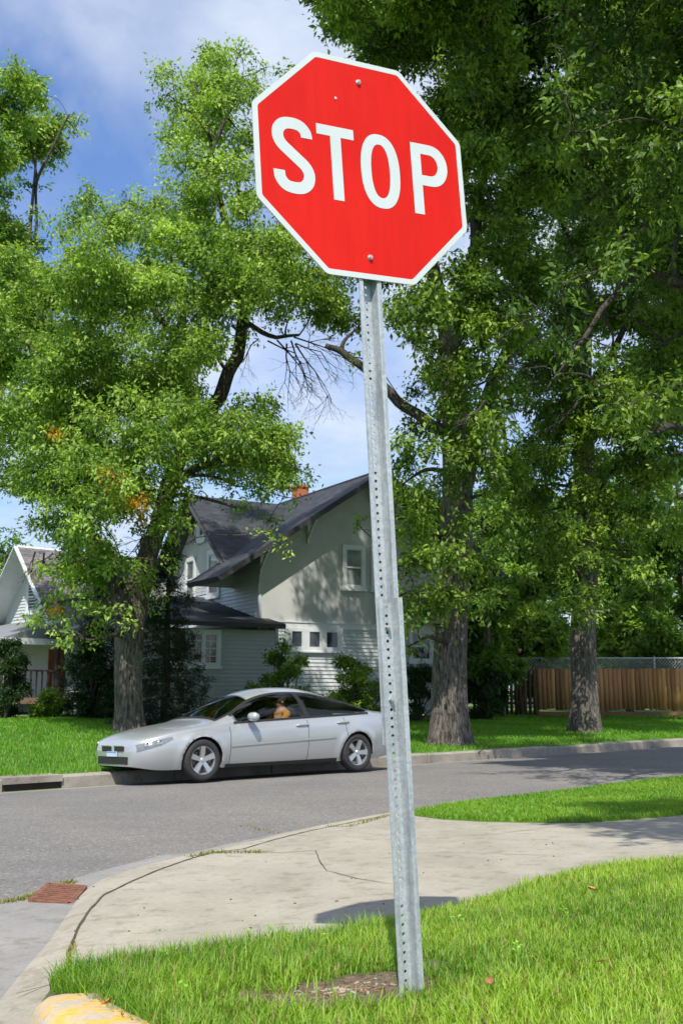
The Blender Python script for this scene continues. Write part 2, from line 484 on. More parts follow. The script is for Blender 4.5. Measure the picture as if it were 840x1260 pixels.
# near lawn, mounded
edgeV = [Vector(p) for p in lawn_edge]
corner = edgeV[0]
kerb_dir = Vector((.60, -.80))
kp = [hit(84, 1203, S), hit(62, 1222, S), hit(46, 1243, S)]
kend = Vector(kp[-1])
kline = [Vector(kp[0]), Vector(kp[1]), kend, kend + Vector((.03, -.10)), kend + Vector((.12, -.28)), kend + Vector((.35, -.62)), kend + Vector((1.5, -2.1)), kend + Vector((6, -7.6))]
def distline(p, line):
    d = 1e9
    for i in range(len(line) - 1):
        a, b_ = line[i], line[i + 1]; ab = b_ - a
        t = max(0, min(1, (p - a).dot(ab) / ab.length_squared)); d = min(d, (a + ab * t - p).length)
    return d
full_edge = kline[::-1] + edgeV[1:] + [Vector(an(60, ln))]
def lawn_z(x, y):
    d = distline(Vector((x, y)), full_edge)
    t = min(1, d / .9); t = t ** .8
    return S(x, y) + .008 + .075 * t + .012 * mnoise.noise(Vector((x * 1.3, y * 1.3, 0)))
lawn_poly = [tuple(p) for p in kline[::-1]] + [tuple(p) for p in edgeV[1:]] + [an(60, ln), (50, -7.6)]
lawn = tag(sheet('lawn_soil', [p for p in [tuple(q) for q in kline[3::-1]] + [tuple(p) for p in edgeV[1:]] + [an(la + 4, ln), (6, 1.0), (1.5, 1.0), tuple(kline[5])]], lawn_z, M_SOIL, .12), kind='structure')

# yellow kerb hugging the lawn corner
M_YEL, nt, bb, out = newmat('yellow_kerb_paint')
v = coords(nt)
c = mix(nt, ramp(nt, noise(nt, v, 11, 8, .75), [(.44, (0, 0, 0)), (.60, (1, 1, 1))]), (.40, .36, .29), (.62, .37, .06))
c = mix(nt, .5, c, ramp(nt, noise(nt, v, 60, 5, .7), [(.35, (.7, .65, .6)), (.55, (1, 1, 1))]), 'MULTIPLY')
nt.links.new(c, bb.inputs['Base Color']); bb.inputs['Roughness'].default_value = .8; bump(nt, bb, noise(nt, v, 50, 5), .5, .006)
kl = [kline[2] + Vector((.10, .06)), kline[2] + Vector((.04, 0)), kline[3] + Vector((.02, 0))] + kline[4:]
def kfn(i, j):
    p = along(kl, i * i); q = along(kl, min(1, i * i + .004)); d = (q - p)
    if d.length < 1e-6: d = Vector((.6, -.8))
    d.normalize(); sd = Vector((-d.y, d.x))     # towards the lawn
    prof = [(-.05, -.035), (-.04, .01), (-.025, .05), (.0, .075), (.04, .085), (.10, .087), (.15, .085), (.17, .0)]
    k = j * (len(prof) - 1); a = min(int(k), len(prof) - 2); f = k - a
    off, h = lerp(prof[a][0], prof[a + 1][0], f), lerp(prof[a][1], prof[a + 1][1], f)
    g = (1 - (1 - min(1, i * 4.5)) ** 2) ** .8
    w = p + sd * off
    return (w.x, w.y, S(p.x, p.y) - .02 + (h + .02) * g * .85)
b = MB(); b.grid(kfn, 120, 14)
tag(b.build('yellow_kerb', M_YEL, smooth=True), 'rounded concrete kerb end with worn yellow paint at the corner of the lawn', 'kerb')

# joints and cracks
M_JOINT = simple('joint_dirt', (.065, .05, .03), .95, var=.5, sc=40)
def strip(name, pts, w, zoff, mat, parent=None, fn=S, jit=.3):
    b = MB(); L = []; P = []
    for i in range(len(pts) - 1):
        a = Vector(pts[i]); c = Vector(pts[i + 1]); k = max(1, int((c - a).length / .04))
        for j in range(k): P.append(a.lerp(c, j / k))
    P.append(Vector(pts[-1]))
    for i, p in enumerate(P):
        d = (P[min(i + 1, len(P) - 1)] - P[max(i - 1, 0)]).normalized(); s_ = Vector((-d.y, d.x))
        ww = w * (1 + jit * mnoise.noise(Vector((i * .37, w * 100, 0))) * 2); o = s_ * mnoise.noise(Vector((i * .11, 5, w))) * w * .8
        for sg in (-1, 1):
            q = p + s_ * sg * ww / 2 + o; b.v.append((q.x, q.y, fn(q.x, q.y) + zoff))
    for i in range(len(P) - 1): b.f.append((2 * i, 2 * i + 1, 2 * i + 3, 2 * i + 2)); b.m.append(0)
    return b.build(name, mat, parent, fix=False)
strip('joint', crack[1:-1], .012, .004, M_JOINT, walk)
strip('joint', [hit(*p) for p in [(262, 1049), (300, 1048), (345, 1050), (392, 1047), (440, 1038)]][:4], .012, .0045, M_JOINT, walk)
strip('crack', [hit(*p) for p in [(388, 1048), (394, 1062), (402, 1072), (440, 1082), (482, 1089)]], .006, .004, M_JOINT, walk)
strip('crack', [hit(*p) for p in [(505, 1051), (560, 1050), (610, 1051), (660, 1053), (720, 1052)]], .005, .004, M_JOINT, walk)
strip('joint', [hit(*p) for p in [(545, 1030), (600, 1028), (680, 1018), (750, 1012), (800, 1010)]], .006, .004, M_JOINT, walk)
strip('crack', [hit(*p) for p in [(20, 1222), (45, 1215), (82, 1206)]], .006, -.003, M_JOINT, walk)

M_SMEAR = simple('old_tyre_smear', (.36, .32, .27), .95, var=.25, sc=9)
def smear(pxs, w):
    return strip('tyre_smear', [hit(*p) for p in pxs], w, .0035, M_SMEAR, walk, jit=1.2)
# storm grate
M_RUST = simple('rusty_iron', (.20, .085, .055), .85, .2, var=.35, sc=25, bsc=80, bst=.4)
g = [hit(38, 1111, RD), hit(86, 1113, RD), hit(104, 1096, RD), hit(60, 1095, RD)]
ctr = sum((Vector(p) for p in g), Vector((0, 0))) / 4
gz = RD(*ctr)
root = empty('storm_grate', (ctr.x, ctr.y, gz))
tag(root, 'rusty iron storm drain grate set in the gutter at the curb ramp', 'drain grate')
G = [Vector(p) - ctr for p in g]
b = MB()
for i in range(4):
    a, c = G[i], G[(i + 1) % 4]; b.bar((a.x, a.y, .012), (c.x, c.y, .012), .03, .02)
b.build('frame', M_RUST, root)
b = MB()
for k in range(1, 9):
    a = G[0].lerp(G[3], k / 9); c = G[1].lerp(G[2], k / 9); b.bar((a.x, a.y, .014), (c.x, c.y, .014), .021, .02)
b.build('bars', M_RUST, root)
b = MB(); b.poly([(p.x, p.y, .0065) for p in G]); b.build('pit_shade_sheet', simple('grate_shade_black', (.02, .012, .008), .9), root)  # no real hollow: shade between the bars is painted as a flat dark sheet

# ------------------------------------------------------------------ leaves / grass meshes via numpy
def mesh_np(name, verts, fverts, fsize, cols, mat, parent=None, smooth=False):
    me = bpy.data.meshes.new(name)
    nv = len(verts); nf = len(fsize)
    me.vertices.add(nv); me.vertices.foreach_set('co', verts.astype(np.float32).ravel())
    me.loops.add(len(fverts)); me.loops.foreach_set('vertex_index', fverts.astype(np.int32))
    me.polygons.add(nf)
    st = np.concatenate([[0], np.cumsum(fsize)[:-1]]).astype(np.int32)
    me.polygons.foreach_set('loop_start', st); me.polygons.foreach_set('loop_total', fsize.astype(np.int32))
    if smooth: me.polygons.foreach_set('use_smooth', np.ones(nf, dtype=bool))
    me.update(calc_edges=True)
    a = me.color_attributes.new('Col', 'FLOAT_COLOR', 'POINT')
    c4 = np.concatenate([cols, np.ones((nv, 1))], 1).astype(np.float32)
    a.data.foreach_set('color', c4.ravel())
    return link(name, me, mat, parent)
def unit(a): return a / np.maximum(np.linalg.norm(a, axis=1, keepdims=True), 1e-9)

def grass(name, pts, heights, width, c_lo, c_hi, straw, label, group=None, lean=.35, patch=None, rng=RNG, mat=None):
    n = len(pts); ang = rng.uniform(0, 2 * PI, n)
    d = np.c_[np.cos(ang), np.sin(ang), np.zeros(n)]; s = np.c_[-np.sin(ang), np.cos(ang), np.zeros(n)]
    h = heights; ln = (rng.uniform(.05, 1, n) * lean)[:, None] * h[:, None] * 1.4
    w = (width * rng.uniform(.7, 1.3, n))[:, None]
    up = np.array([0, 0, 1.0])
    base = pts; mid = base + d * ln * .3 + up * (h * .55)[:, None]; tip = base + d * ln + up * (h * rng.uniform(.8, 1.0, n))[:, None]
    V = np.stack([base - s * w * .5, base + s * w * .5, mid - s * w * .45, mid + s * w * .45, tip], 1).reshape(-1, 3)
    k = np.arange(n)[:, None] * 5
    F = np.concatenate([k + np.array([[0, 1, 3, 2]]), k + np.array([[2, 3, 4]])], 1).ravel()
    fs = np.tile([4, 3], n)
    t = rng.uniform(0, 1, n)[:, None]
    if patch is not None: t = np.clip(t * .6 + patch[:, None] * .7, 0, 1)
    c = np.array(c_lo) * (1 - t) + np.array(c_hi) * t
    st = rng.uniform(0, 1, n) < straw
    c[st] = np.array([.38, .30, .12]) * rng.uniform(.6, 1.1, st.sum())[:, None]
    C = np.repeat(c, 5, 0)
    o = mesh_np(name, V, F, fs, C, mat or M_GRASS); tag(o, label, 'grass', group, 'stuff'); return o

def inpoly(P, poly):
    x, y = P[:, 0], P[:, 1]; ins = np.zeros(len(P), bool); n = len(poly); j = n - 1
    for i in range(n):
        xi, yi = poly[i]; xj, yj = poly[j]
        c = ((yi > y) != (yj > y)) & (x < (xj - xi) * (y - yi) / (yj - yi + 1e-12) + xi)
        ins ^= c; j = i
    return ins
def pnoise(P, s, seed=0):
    return np.array([mnoise.noise(Vector((p[0] * s, p[1] * s, seed))) for p in P])
def infov(P, m=.35):
    y = np.maximum(P[:, 1], .1)
    return (np.abs(P[:, 0]) < y * .323 + m)

# near lawn blades
kin = [kline[0] + Vector((.0, .01)), kline[1] + Vector((-.01, .0)), kline[2] + Vector((.09, .02)), kline[3] + Vector((.11, .05)), kline[4] + Vector((.10, .08)), kline[5] + Vector((.10, .08))]
lp = [tuple(q) for q in kin[3::-1]] + [tuple(p) for p in edgeV[1:]] + [an(la + 4, ln), (6, 1.0), (1.5, 1.0), tuple(kin[5]), tuple(kin[4])]
def scatter(poly, dens, box):
    x0, y0, x1, y1 = box; n = int((x1 - x0) * (y1 - y0) * dens)
    P = np.c_[RNG.uniform(x0, x1, n), RNG.uniform(y0, y1, n)]
    P = P[inpoly(P, poly)]; return P[infov(P)]
POST_B = at(502.5, 1217, 3.185)
P = np.concatenate([scatter(lp, 19000, (-1.5, 2.5, 1.8, 3.9)), scatter(lp, 14000, (-1.5, 3.9, 2.4, 5.2)), scatter(lp, 8000, (-1, 5.2, 4, 9))])
# bare patch beside the post
bx, by = hit(425, 1216, S, .08)
ba = np.hypot((P[:, 0] - bx) / .25, (P[:, 1] - by) / .16)
nz = pnoise(P, 9, 3)
bx2, by2 = hit(520, 1190, S, .08)
bb2 = np.hypot((P[:, 0] - bx2) / .09, (P[:, 1] - by2) / .07)
keep = ((ba + nz * .6 > 1) & (bb2 + nz * .5 > 1)) | (RNG.uniform(0, 1, len(P)) < .05)
P = P[keep]; nz2 = pnoise(P, 1.5, 9); nz3 = pnoise(P, 5, 2)
Z = np.array([lawn_z(*p) for p in P])
E_ = np.array([distline(Vector(p), full_edge[:30]) for p in P])
hh = (.027 + .014 * nz3 + .008 * nz2 + RNG.uniform(-.010, .020, len(P))) * np.where(E_ < .2, 1.15, 1.0)
left = np.clip((0.25 - P[:, 0]) / .8, 0, 1)
near_post = np.exp(-((P[:, 0] - POST_B.x) ** 2 + (P[:, 1] - POST_B.y) ** 2) / .12)
hh = np.clip(hh * RNG.uniform(.6, 1.45, len(P)) * np.where(np.hypot((P[:, 0] - bx) / .4, (P[:, 1] - by + .08) / .3) < 1, .7, 1) * (1 + .75 * left + .45 * near_post), .012, .10)
pt = np.clip(.55 + nz2 * 1.1 + nz3 * .4 - .45 * left - .4 * near_post, 0, 1)
grass('lawn_grass', np.c_[P, Z - .004], hh, .0038, (.075, .21, .014), (.33, .48, .055), .09,
      'bright green mown grass with yellowish patches on the near lawn around the sign post', patch=pt, lean=.75)
# soil patch litter
M_MULCH = simple('bare_soil', (.13, .092, .06), .95, var=.55, sc=55, bsc=120, bst=1)
pp = [(bx + .30 * math.cos(t) * (1 + .2 * math.sin(3 * t)), by + .18 * math.sin(t) * (1 + .2 * math.cos(5 * t))) for t in np.linspace(0, 2 * PI, 24)[:-1]]
sheet('bare_soil_patch', pp, lambda x, y: lawn_z(x, y) + .004, M_MULCH, .04, COL.objects['lawn_soil'])
V = []; 
b = MB()
for i in range(120):
    r = abs(random.gauss(0, .5)); t = random.uniform(0, 2 * PI); x = bx + .24 * r * math.cos(t); y = by + .12 * r * math.sin(t)
    s_ = random.uniform(.002, .007); z = lawn_z(x, y) + .006
    M4 = Matrix.Translation((x, y, z)) @ Matrix.Rotation(random.uniform(0, 6), 4, 'Z') @ Matrix.Rotation(random.uniform(-.5, .5), 4, 'X')
    b.box((-s_ * 1.8, -s_ * .6, -s_ * .2), (s_ * 1.8, s_ * .6, s_ * .3), random.randrange(3), M4)
o = b.build('soil_litter', [simple('litter_pale', (.34, .28, .2), .9), simple('litter_brown', (.2, .1, .05), .9), simple('litter_grey', (.3, .28, .25), .9)])
tag(o, 'bits of bark, stone and dry leaf on the bare soil beside the sign post', 'litter', kind='stuff')
# fallen leaves on the grass
def dead_leaf(px, py, s_, c, label):
    x, y = hit(px, py, lawn_z, .03)
    b = MB()
    b.grid(lambda i, j: ((i - .5) * 2 * s_, (j - .5) * 1.1 * s_ * math.sin(PI * max(.04, min(.96, i))), .35 * s_ * abs(j - .5) * 2 + .3 * s_ * (i - .5) ** 2), 6, 4)
    o = b.build('fallen_leaf', simple('dry_leaf', c, .7), smooth=True); o.location = (x, y, lawn_z(x, y) + .042); o.rotation_euler = (.3, .2, random.uniform(0, 6))
    tag(o, label, 'leaf', 'dry leaves lying on the near lawn')
dead_leaf(130, 1241, .02, (.45, .13, .05), 'reddish curled dry leaf lying by the yellow kerb')
dead_leaf(727, 1098, .025, (.5, .22, .09), 'orange brown dry leaf on the lawn near the sidewalk at right')
dead_leaf(740, 1189, .014, (.55, .25, .1), 'tan dry leaf in the middle of the lawn at right')
dead_leaf(603, 1216, .022, (.3, .12, .06), 'dark brown dry leaf on the lawn right of the post foot')

wd = MB(); wrnd = random.Random(5)
for (px, py) in [(325, 1152), (302, 1158), (347, 1150), (203, 1184), (228, 1230), (560, 1140), (640, 1180), (330, 1190), (150, 1215), (395, 1165), (700, 1130)]:
    x, y = hit(px, py, lawn_z, .01); z0_ = lawn_z(x, y)
    for k in range(7):
        a = wrnd.uniform(0, 6.28); L = wrnd.uniform(.012, .022); h = wrnd.uniform(.02, .055); cx, cy = x + wrnd.gauss(0, .014), y + wrnd.gauss(0, .014)
        d = Vector((math.cos(a), math.sin(a), wrnd.uniform(.0, .5))).normalized(); s_ = Vector((-math.sin(a), math.cos(a), 0)); c0_ = Vector((cx, cy, z0_ + h))
        wd.poly([c0_, c0_ + d * L * .5 + s_ * L * .42, c0_ + d * L, c0_ + d * L * .5 - s_ * L * .42]); wd.tube([(x, y, z0_), c0_], .0008, 3, cap=False)
tag(wd.build('lawn_weeds', simple('weed_leaf', (.20, .42, .05), .5, var=.3), fix=False), 'small broad leaved weeds scattered in the near lawn', 'weeds', kind='stuff')
db = MB(); drn = random.Random(8)
for i in range(45):
    px, py = drn.uniform(20, 800), drn.uniform(1010, 1150)
    x, y = hit(px, py, S, .004); sz = drn.uniform(.003, .007)
    M4 = Matrix.Translation((x, y, S(x, y) + .0045)) @ Matrix.Rotation(drn.uniform(0, 6), 4, 'Z')
    db.box((-sz, -sz * .35, -.004), (sz, sz * .35, .0015), 0, M4)
tag(db.build('dry_debris', simple('debris_brown', (.14, .10, .06), .9, var=.5)), 'tiny dry twigs and leaf bits scattered over sidewalk and gutter', 'debris', kind='stuff')
# boulevard grass
P = scatter(bl_poly, 5000, (.4, 7.5, 7, 18))
Z = np.array([bz(*p) for p in P]); nz = pnoise(P, 1.2, 4)
grass('boulevard_grass', np.c_[P, Z], np.clip(.035 + .012 * nz + RNG.uniform(-.012, .02, len(P)), .015, .09), .007,
      (.085, .23, .012), (.22, .38, .035), .02, 'green grass of the narrow strip between sidewalk and street', patch=np.clip(.5 + nz, 0, 1), lean=.6)
# far lawn: tufts
n = 210000
Pa = np.c_[RNG.uniform(-9, 14, n), 14.5 + 25 * RNG.uniform(0, 1, n) ** 1.3]
NU = -.682 * Pa[:, 0] + .731 * Pa[:, 1]
Pa = Pa[(NU > 13.55) & (np.abs(Pa[:, 0]) < Pa[:, 1] * .34 + .3)]
Z = np.array([LF(*p) for p in Pa]); nz = pnoise(Pa, .5, 14); 
dd = Pa[:, 1] / 20
grass('far_lawn_grass', np.c_[Pa, Z], np.clip((.06 + .02 * nz + RNG.uniform(-.02, .03, len(Pa))), .02, .12), .012 * dd,
      (.06, .20, .010), (.16, .34, .022), .01, 'green mown grass of the yard across the street under the large trees', patch=np.clip(.5 + nz, 0, 1), lean=.5)
# weeds in gutter joints
def tuftline(pxs, n, h, fn, spread=.03):
    out_ = []
    pts = [Vector(hit(*p, fn)) for p in pxs]
    for i in range(n):
        p = along(pts, random.random()); out_.append((p.x + random.gauss(0, spread), p.y + random.gauss(0, spread), fn(p.x, p.y)))
    return out_
W = tuftline([(0, 1113), (30, 1108), (60, 1100), (86, 1087)], 900, .03, RD, .025) + tuftline([(232, 1056), (262, 1050), (325, 1050)], 260, .03, S, .02) + tuftline([(398, 1018), (430, 1018), (480, 1003)], 200, .02, S, .02) + tuftline([(83, 1195), (86, 1180), (92, 1160)], 60, .02, S, .008) + tuftline([(300, 1017), (345, 1027)], 60, .02, RD, .03)
W = np.array(W)
grass('gutter_weeds', W, RNG.uniform(.008, .035, len(W)), .006, (.10, .14, .02), (.28, .26, .07), .3,
      'short dry weeds growing in the gutter joints by the rusty grate', lean=1.2)

# ------------------------------------------------------------------ trees
def leaf_cloud(name, clumps, n, size, cols, parent, rng, mat, aspect=.45, droop=.35, sub=9, spray_len=.35, flat=.5, per=14, yellow=None, puffs_out=None):
    """clumps: array (x,y,z,r). Leaves sit on small drooping sprays gathered into flattened puffs."""
    C = np.array(clumps, float)
    P = []; 
    for c in C:
        k = max(3, int(sub * (c[3] / .8) ** 1.0)); k = min(k, 26)
        d = unit(rng.normal(size=(k, 3))); d[:, 2] = d[:, 2] * .85
        rr = c[3] * rng.uniform(.35, 1.0, k)[:, None]
        pc = c[:3] + d * rr; pr = c[3] * rng.uniform(.24, .44, k)
        P.append(np.c_[pc, pr])
    P = np.concatenate(P)
    if puffs_out is not None: puffs_out.append(P)
    wts = P[:, 3] ** 2; wts /= wts.sum()
    ns = max(1, n // per)
    idx = rng.choice(len(P), ns, p=wts)
    d = unit(rng.normal(size=(ns, 3)))
    pr = P[idx, 3][:, None]
    cen = P[idx, :3] + d * pr * rng.uniform(0, 1, (ns, 1)) ** .5 * np.array([1, 1, flat])
    ax = unit(d * np.array([1, 1, .4]) + rng.normal(size=(ns, 3)) * .45 + np.array([0, 0, -droop]))
    L = spray_len * rng.uniform(.5, 1.2, (ns, 1))
    bright = rng.normal(0, 1, (ns, 1))
    pb = rng.normal(0, 1, len(P))[idx][:, None]
    t = rng.uniform(-.1, 1, (ns, per, 1))
    pos = cen[:, None, :] + ax[:, None, :] * L[:, None, :] * t + rng.normal(size=(ns, per, 3)) * (spray_len * .22)
    ld = ax[:, None, :] * .6 + rng.normal(size=(ns, per, 3)) * .55 + np.array([0, 0, -.25])
    pos = pos.reshape(-1, 3); ld = unit(ld.reshape(-1, 3)); m = len(pos)
    nr = unit(rng.normal(size=(m, 3)) * .8 + np.array([0, -.25, .8]))
    sd = unit(np.cross(ld, nr)); nr = np.cross(sd, ld)
    ls = size * rng.uniform(.5, 1.4, (m, 1))
    w = ls * aspect
    V = np.stack([pos, pos + ld * ls * .45 - sd * w * .5 + nr * w * .14, pos + ld * ls - nr * ls * .12, pos + ld * ls * .45 + sd * w * .5 + nr * w * .14], 1).reshape(-1, 3)
    F = (np.arange(m)[:, None] * 4 + np.array([[0, 1, 2, 3]])).ravel()
    tt = np.clip(.5 + .24 * np.repeat(bright, per, 0) + .22 * np.repeat(pb, per, 0) + rng.normal(0, .15, (m, 1)), 0, 1.15)
    c = np.array(cols[0]) * (1 - tt) + np.array(cols[1]) * tt
    if yellow:
        for (yx, yy, yz, yr) in yellow:
            q = np.linalg.norm((pos - np.array([yx, yy, yz])) * np.array([1, .08, 1.5]), axis=1) < yr * rng.uniform(.5, 1.1, m)
            c[q] = np.array([.62, .36, .025]) * rng.uniform(.7, 1.1, (q.sum(), 1))
    return mesh_np(name, V, F, np.full(m, 4), np.repeat(c, 4, 0), mat, parent)

def curve_pts(p, q, k=7, sag=.1, wob=.06, rng=random):
    p = Vector(p); q = Vector(q); L = (q - p).length; out_ = []
    w1 = Vector((rng.uniform(-1, 1), rng.uniform(-1, 1), rng.uniform(-1, 1))) * wob * L; w2 = Vector((rng.uniform(-1, 1), rng.uniform(-1, 1), rng.uniform(-.5, 1))) * wob * L
    for i in range(k + 1):
        t = i / k
        out_.append(p.lerp(q, t) + Vector((0, 0, sag * L * math.sin(PI * t))) + w1 * math.sin(PI * t) + w2 * math.sin(2 * PI * t) * .5)
    return out_

def make_tree(name, label, group, base, trunk, rads, clumps, n_leaf, size, cols, seed, mat=None, extra_limbs=(), dead=(), limb_r=.09, gcat='tree', yellow=None, twig=True, sides=16, **kw):
    """trunk: list of world points; clumps: list of (x,y,z,r) in world space"""
    rng = np.random.default_rng(seed); rnd = random.Random(seed)
    B = Vector(base)
    root = empty(name, B); tag(root, label, gcat, group)
    loc = lambda p: Vector(p) - B
    # trunk with flare
    tp = [loc(p) for p in trunk]; dense = []; dr = []
    for i in range(len(tp) - 1):
        k = max(2, int((tp[i + 1] - tp[i]).length / .25))
        for j in range(k):
            t = j / k; dense.append(tp[i].lerp(tp[i + 1], t)); dr.append(lerp(rads[i], rads[i + 1], t))
    dense.append(tp[-1]); dr.append(rads[-1])
    # smooth
    for _ in range(4): dense = [dense[0]] + [(dense[i - 1] + dense[i] * 2 + dense[i + 1]) / 4 for i in range(1, len(dense) - 1)] + [dense[-1]]
    tb = MB(); n0 = 48 if sides > 12 else 10
    base_i = len(tb.v)
    for i, p in enumerate(dense):
        zz = p.z
        for j in range(n0):
            a = 2 * PI * j / n0
            r = dr[i] * (1 + .10 * mnoise.noise(Vector((math.cos(a) * 2, math.sin(a) * 2, zz * .5 + seed))) + .035 * mnoise.noise(Vector((math.cos(a) * 9, math.sin(a) * 9, zz * 1.2 + seed))))
            fl = math.exp(-max(0, zz) / .28)
            r *= 1 + fl * (.22 + .20 * max(0, math.sin(a * 5 + seed)))
            tb.v.append((p.x + math.cos(a) * r, p.y + math.sin(a) * r, zz - (.12 if i == 0 else 0)))
    for i in range(len(dense) - 1):
        for j in range(n0):
            j2 = (j + 1) % n0
            tb.f.append((i * n0 + j, i * n0 + j2, (i + 1) * n0 + j2, (i + 1) * n0 + j)); tb.m.append(0)
    tb.build('trunk', M_BARK, root, smooth=True)
    # limbs: connect clumps to nearest lower node
    lb = MB(); nodes = [(p, r) for p, r in zip(dense, dr) if p.z > dense[-1].z * .22]
    core = [(p, r * .5) for p, r in zip(dense, dr) if p.z > dense[-1].z * .18]
    lb.tube([q[0] for q in core], [q[1] for q in core], 6)
    for path, r0, r1 in extra_limbs:
        pp = [loc(q) for q in path]; sm = []
        for i in range(len(pp) - 1):
            sm += curve_pts(pp[i], pp[i + 1], 5, 0, .04, rnd)[:-1]
        sm.append(pp[-1])
        rr = [lerp(r0, r1, i / (len(sm) - 1)) for i in range(len(sm))]
        lb.tube(sm, rr, 10, jit=.12)
        nodes += list(zip(sm, rr))
    cl = [loc(c[:3]) for c in clumps]; order = sorted(range(len(cl)), key=lambda i: min((cl[i] - q[0]).length for q in nodes))
    puffs = []
    crown = leaf_cloud('crown', [(*cl[i], clumps[i][3]) for i in range(len(cl))], n_leaf, size, cols, root, rng, mat or M_LEAF, yellow=[(*loc(q[:3]), q[3]) for q in yellow] if yellow else None, puffs_out=puffs, **kw)
    for i in order:
        c = cl[i]; best = min(nodes, key=lambda q: (q[0] - c).length + (3.0 if q[0].z > c.z + .4 else 0) - q[1] * 3)
        L = (best[0] - c).length; r0 = min(best[1] * .7, limb_r * (.35 + .22 * L)); r1 = max(.012, r0 * .3)
        pts = curve_pts(best[0], c, 6, .08, .09, rnd); rr = [lerp(r0, r1, t / 6) for t in range(7)]
        lb.tube(pts, rr, 6)
        nodes += [(pts[k], rr[k]) for k in (3, 5, 6)]
    lb.build('limbs', M_BARKD, root, smooth=True)
    if twig:
        tw = MB(); Pf = puffs[0]
        for q in Pf[rng.choice(len(Pf), min(len(Pf), 700), replace=False)]:
            qp = Vector(q[:3]); c = min(cl, key=lambda c: (c - qp).length_squared)
            tw.tube(curve_pts(c, qp, 3, .1, .12, rnd), [.014, .010, .008, .004], 3, cap=False)
        for (c0, dirn, L, cnt) in dead:
            c0 = loc(c0)
            def rec(p, d, L, r, dep):
                q = p + d * L; mid = p.lerp(q, .5) + Vector((rnd.gauss(0, .05), rnd.gauss(0, .05), rnd.gauss(0, .05))) * L * 1.5
                tw.tube([p, mid, q], [r, r * .8, r * .55], 4, cap=False)
                if dep:
                    for _ in range(rnd.choice((2, 3, 3))):
                        st = [mid, q, q][rnd.randrange(3)]
                        rec(st, (d + Vector((rnd.gauss(0, .5), rnd.gauss(0, .5), rnd.gauss(-.1, .35)))).normalized(), L * rnd.uniform(.5, .85), r * .55, dep - 1)
            for _ in range(cnt): rec(c0 + Vector((rnd.gauss(0, .2), rnd.gauss(0, .2), 0)), (Vector(dirn) + Vector((rnd.gauss(0, .45), rnd.gauss(0, .4), rnd.gauss(0, .25)))).normalized(), L, .022, 4)
        tw.build('twigs', M_BARKD, root, smooth=True)['kind'] = 'stuff'
    return root

def px_clumps(lst, Y0, depth, rng, cx=None, hw=None, extra=1.0):
    """pixel outline spots -> world clumps, spread in depth so that the crown is round"""
    out_ = []
    sc = Y0 / FPX
    for (px, py, r) in lst:
        dmax = depth
        if cx is not None: dmax = depth * math.sqrt(max(.08, 1 - ((px - cx) / hw) ** 2))
        for k in range(2 if r > 28 else 1):
            y = Y0 + rng.uniform(-1, 1) * dmax
            p = at(px + rng.uniform(-.15, .15) * r, py + rng.uniform(-.15, .15) * r, y)
            out_.append((p.x, p.y, p.z, r * sc * rng.uniform(.85, 1.05) * extra))
    return out_
def trunk_px(lst, Y): return [at(px, py, Y) for px, py in lst]
def gpt(px, Y, fn=LF):
    x = (px - 420) / FPX * Y / (math.cos(TH) - (630 - 880) / FPX * math.sin(TH)); return Vector((x, Y, fn(x, Y)))
rr = random.Random(3)
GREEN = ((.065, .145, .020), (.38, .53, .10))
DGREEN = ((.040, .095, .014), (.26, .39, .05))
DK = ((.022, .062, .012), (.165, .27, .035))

# T1 : big left tree
Y1 = 24.0
b1 = at(160, 900, Y1)
z1 = LF(b1.x, b1.y); b1.z = z1
c1 = [(75,700,22),(70,745,20),(105,785,16),(125,765,20),(175,650,18),(205,640,16),(215,600,18),(110,700,30),(95,740,24),(130,740,24),(90,670,24),(110,665,30),(150,700,26),(190,740,16),(300,625,14),(325,655,13),(60,780,14),(255,70,30),(215,90,24),(295,65,24),(322,85,15),(190,88,12),(240,112,36),(288,118,38),(205,115,22),(255,160,40),(300,165,32),(228,150,30),(265,205,38),(232,195,28),(305,205,26),(208,190,16),
 (110,240,28),(92,268,26),(150,280,40),(100,315,42),(190,245,32),(200,290,42),(240,255,42),(250,310,48),(305,300,42),(300,250,30),(335,310,36),(290,360,46),(340,350,42),(380,350,38),(405,375,32),(420,335,22),
 (235,370,50),(180,350,48),(130,370,52),(70,360,48),(80,420,52),(140,440,52),(200,430,48),(248,420,36),(30,400,45),(5,450,45),(60,480,50),(120,500,52),(180,490,48),(220,480,38),(15,520,45),(70,540,48),(130,560,48),(180,545,42),(28,585,38),(80,600,42),(130,615,38),(172,600,34),(55,640,26),(100,655,30),(20,340,40),(8,390,40),
 (250,540,34),(300,512,34),(330,540,36),(352,572,32),(300,565,38),(272,500,28),(240,575,24),(322,600,26),(376,585,18),(355,612,16),(333,640,14),(342,668,10),(290,600,16),
 (85,700,24),(60,730,18),(105,722,22),(48,765,20),(95,755,18),(140,720,24),(130,685,26),(205,690,14),(178,715,22),(150,755,18),(300,400,28),(355,400,20),(350,595,22),(225,620,16)]
cl1 = px_clumps(c1, Y1, 3.6, rr, 200, 260)
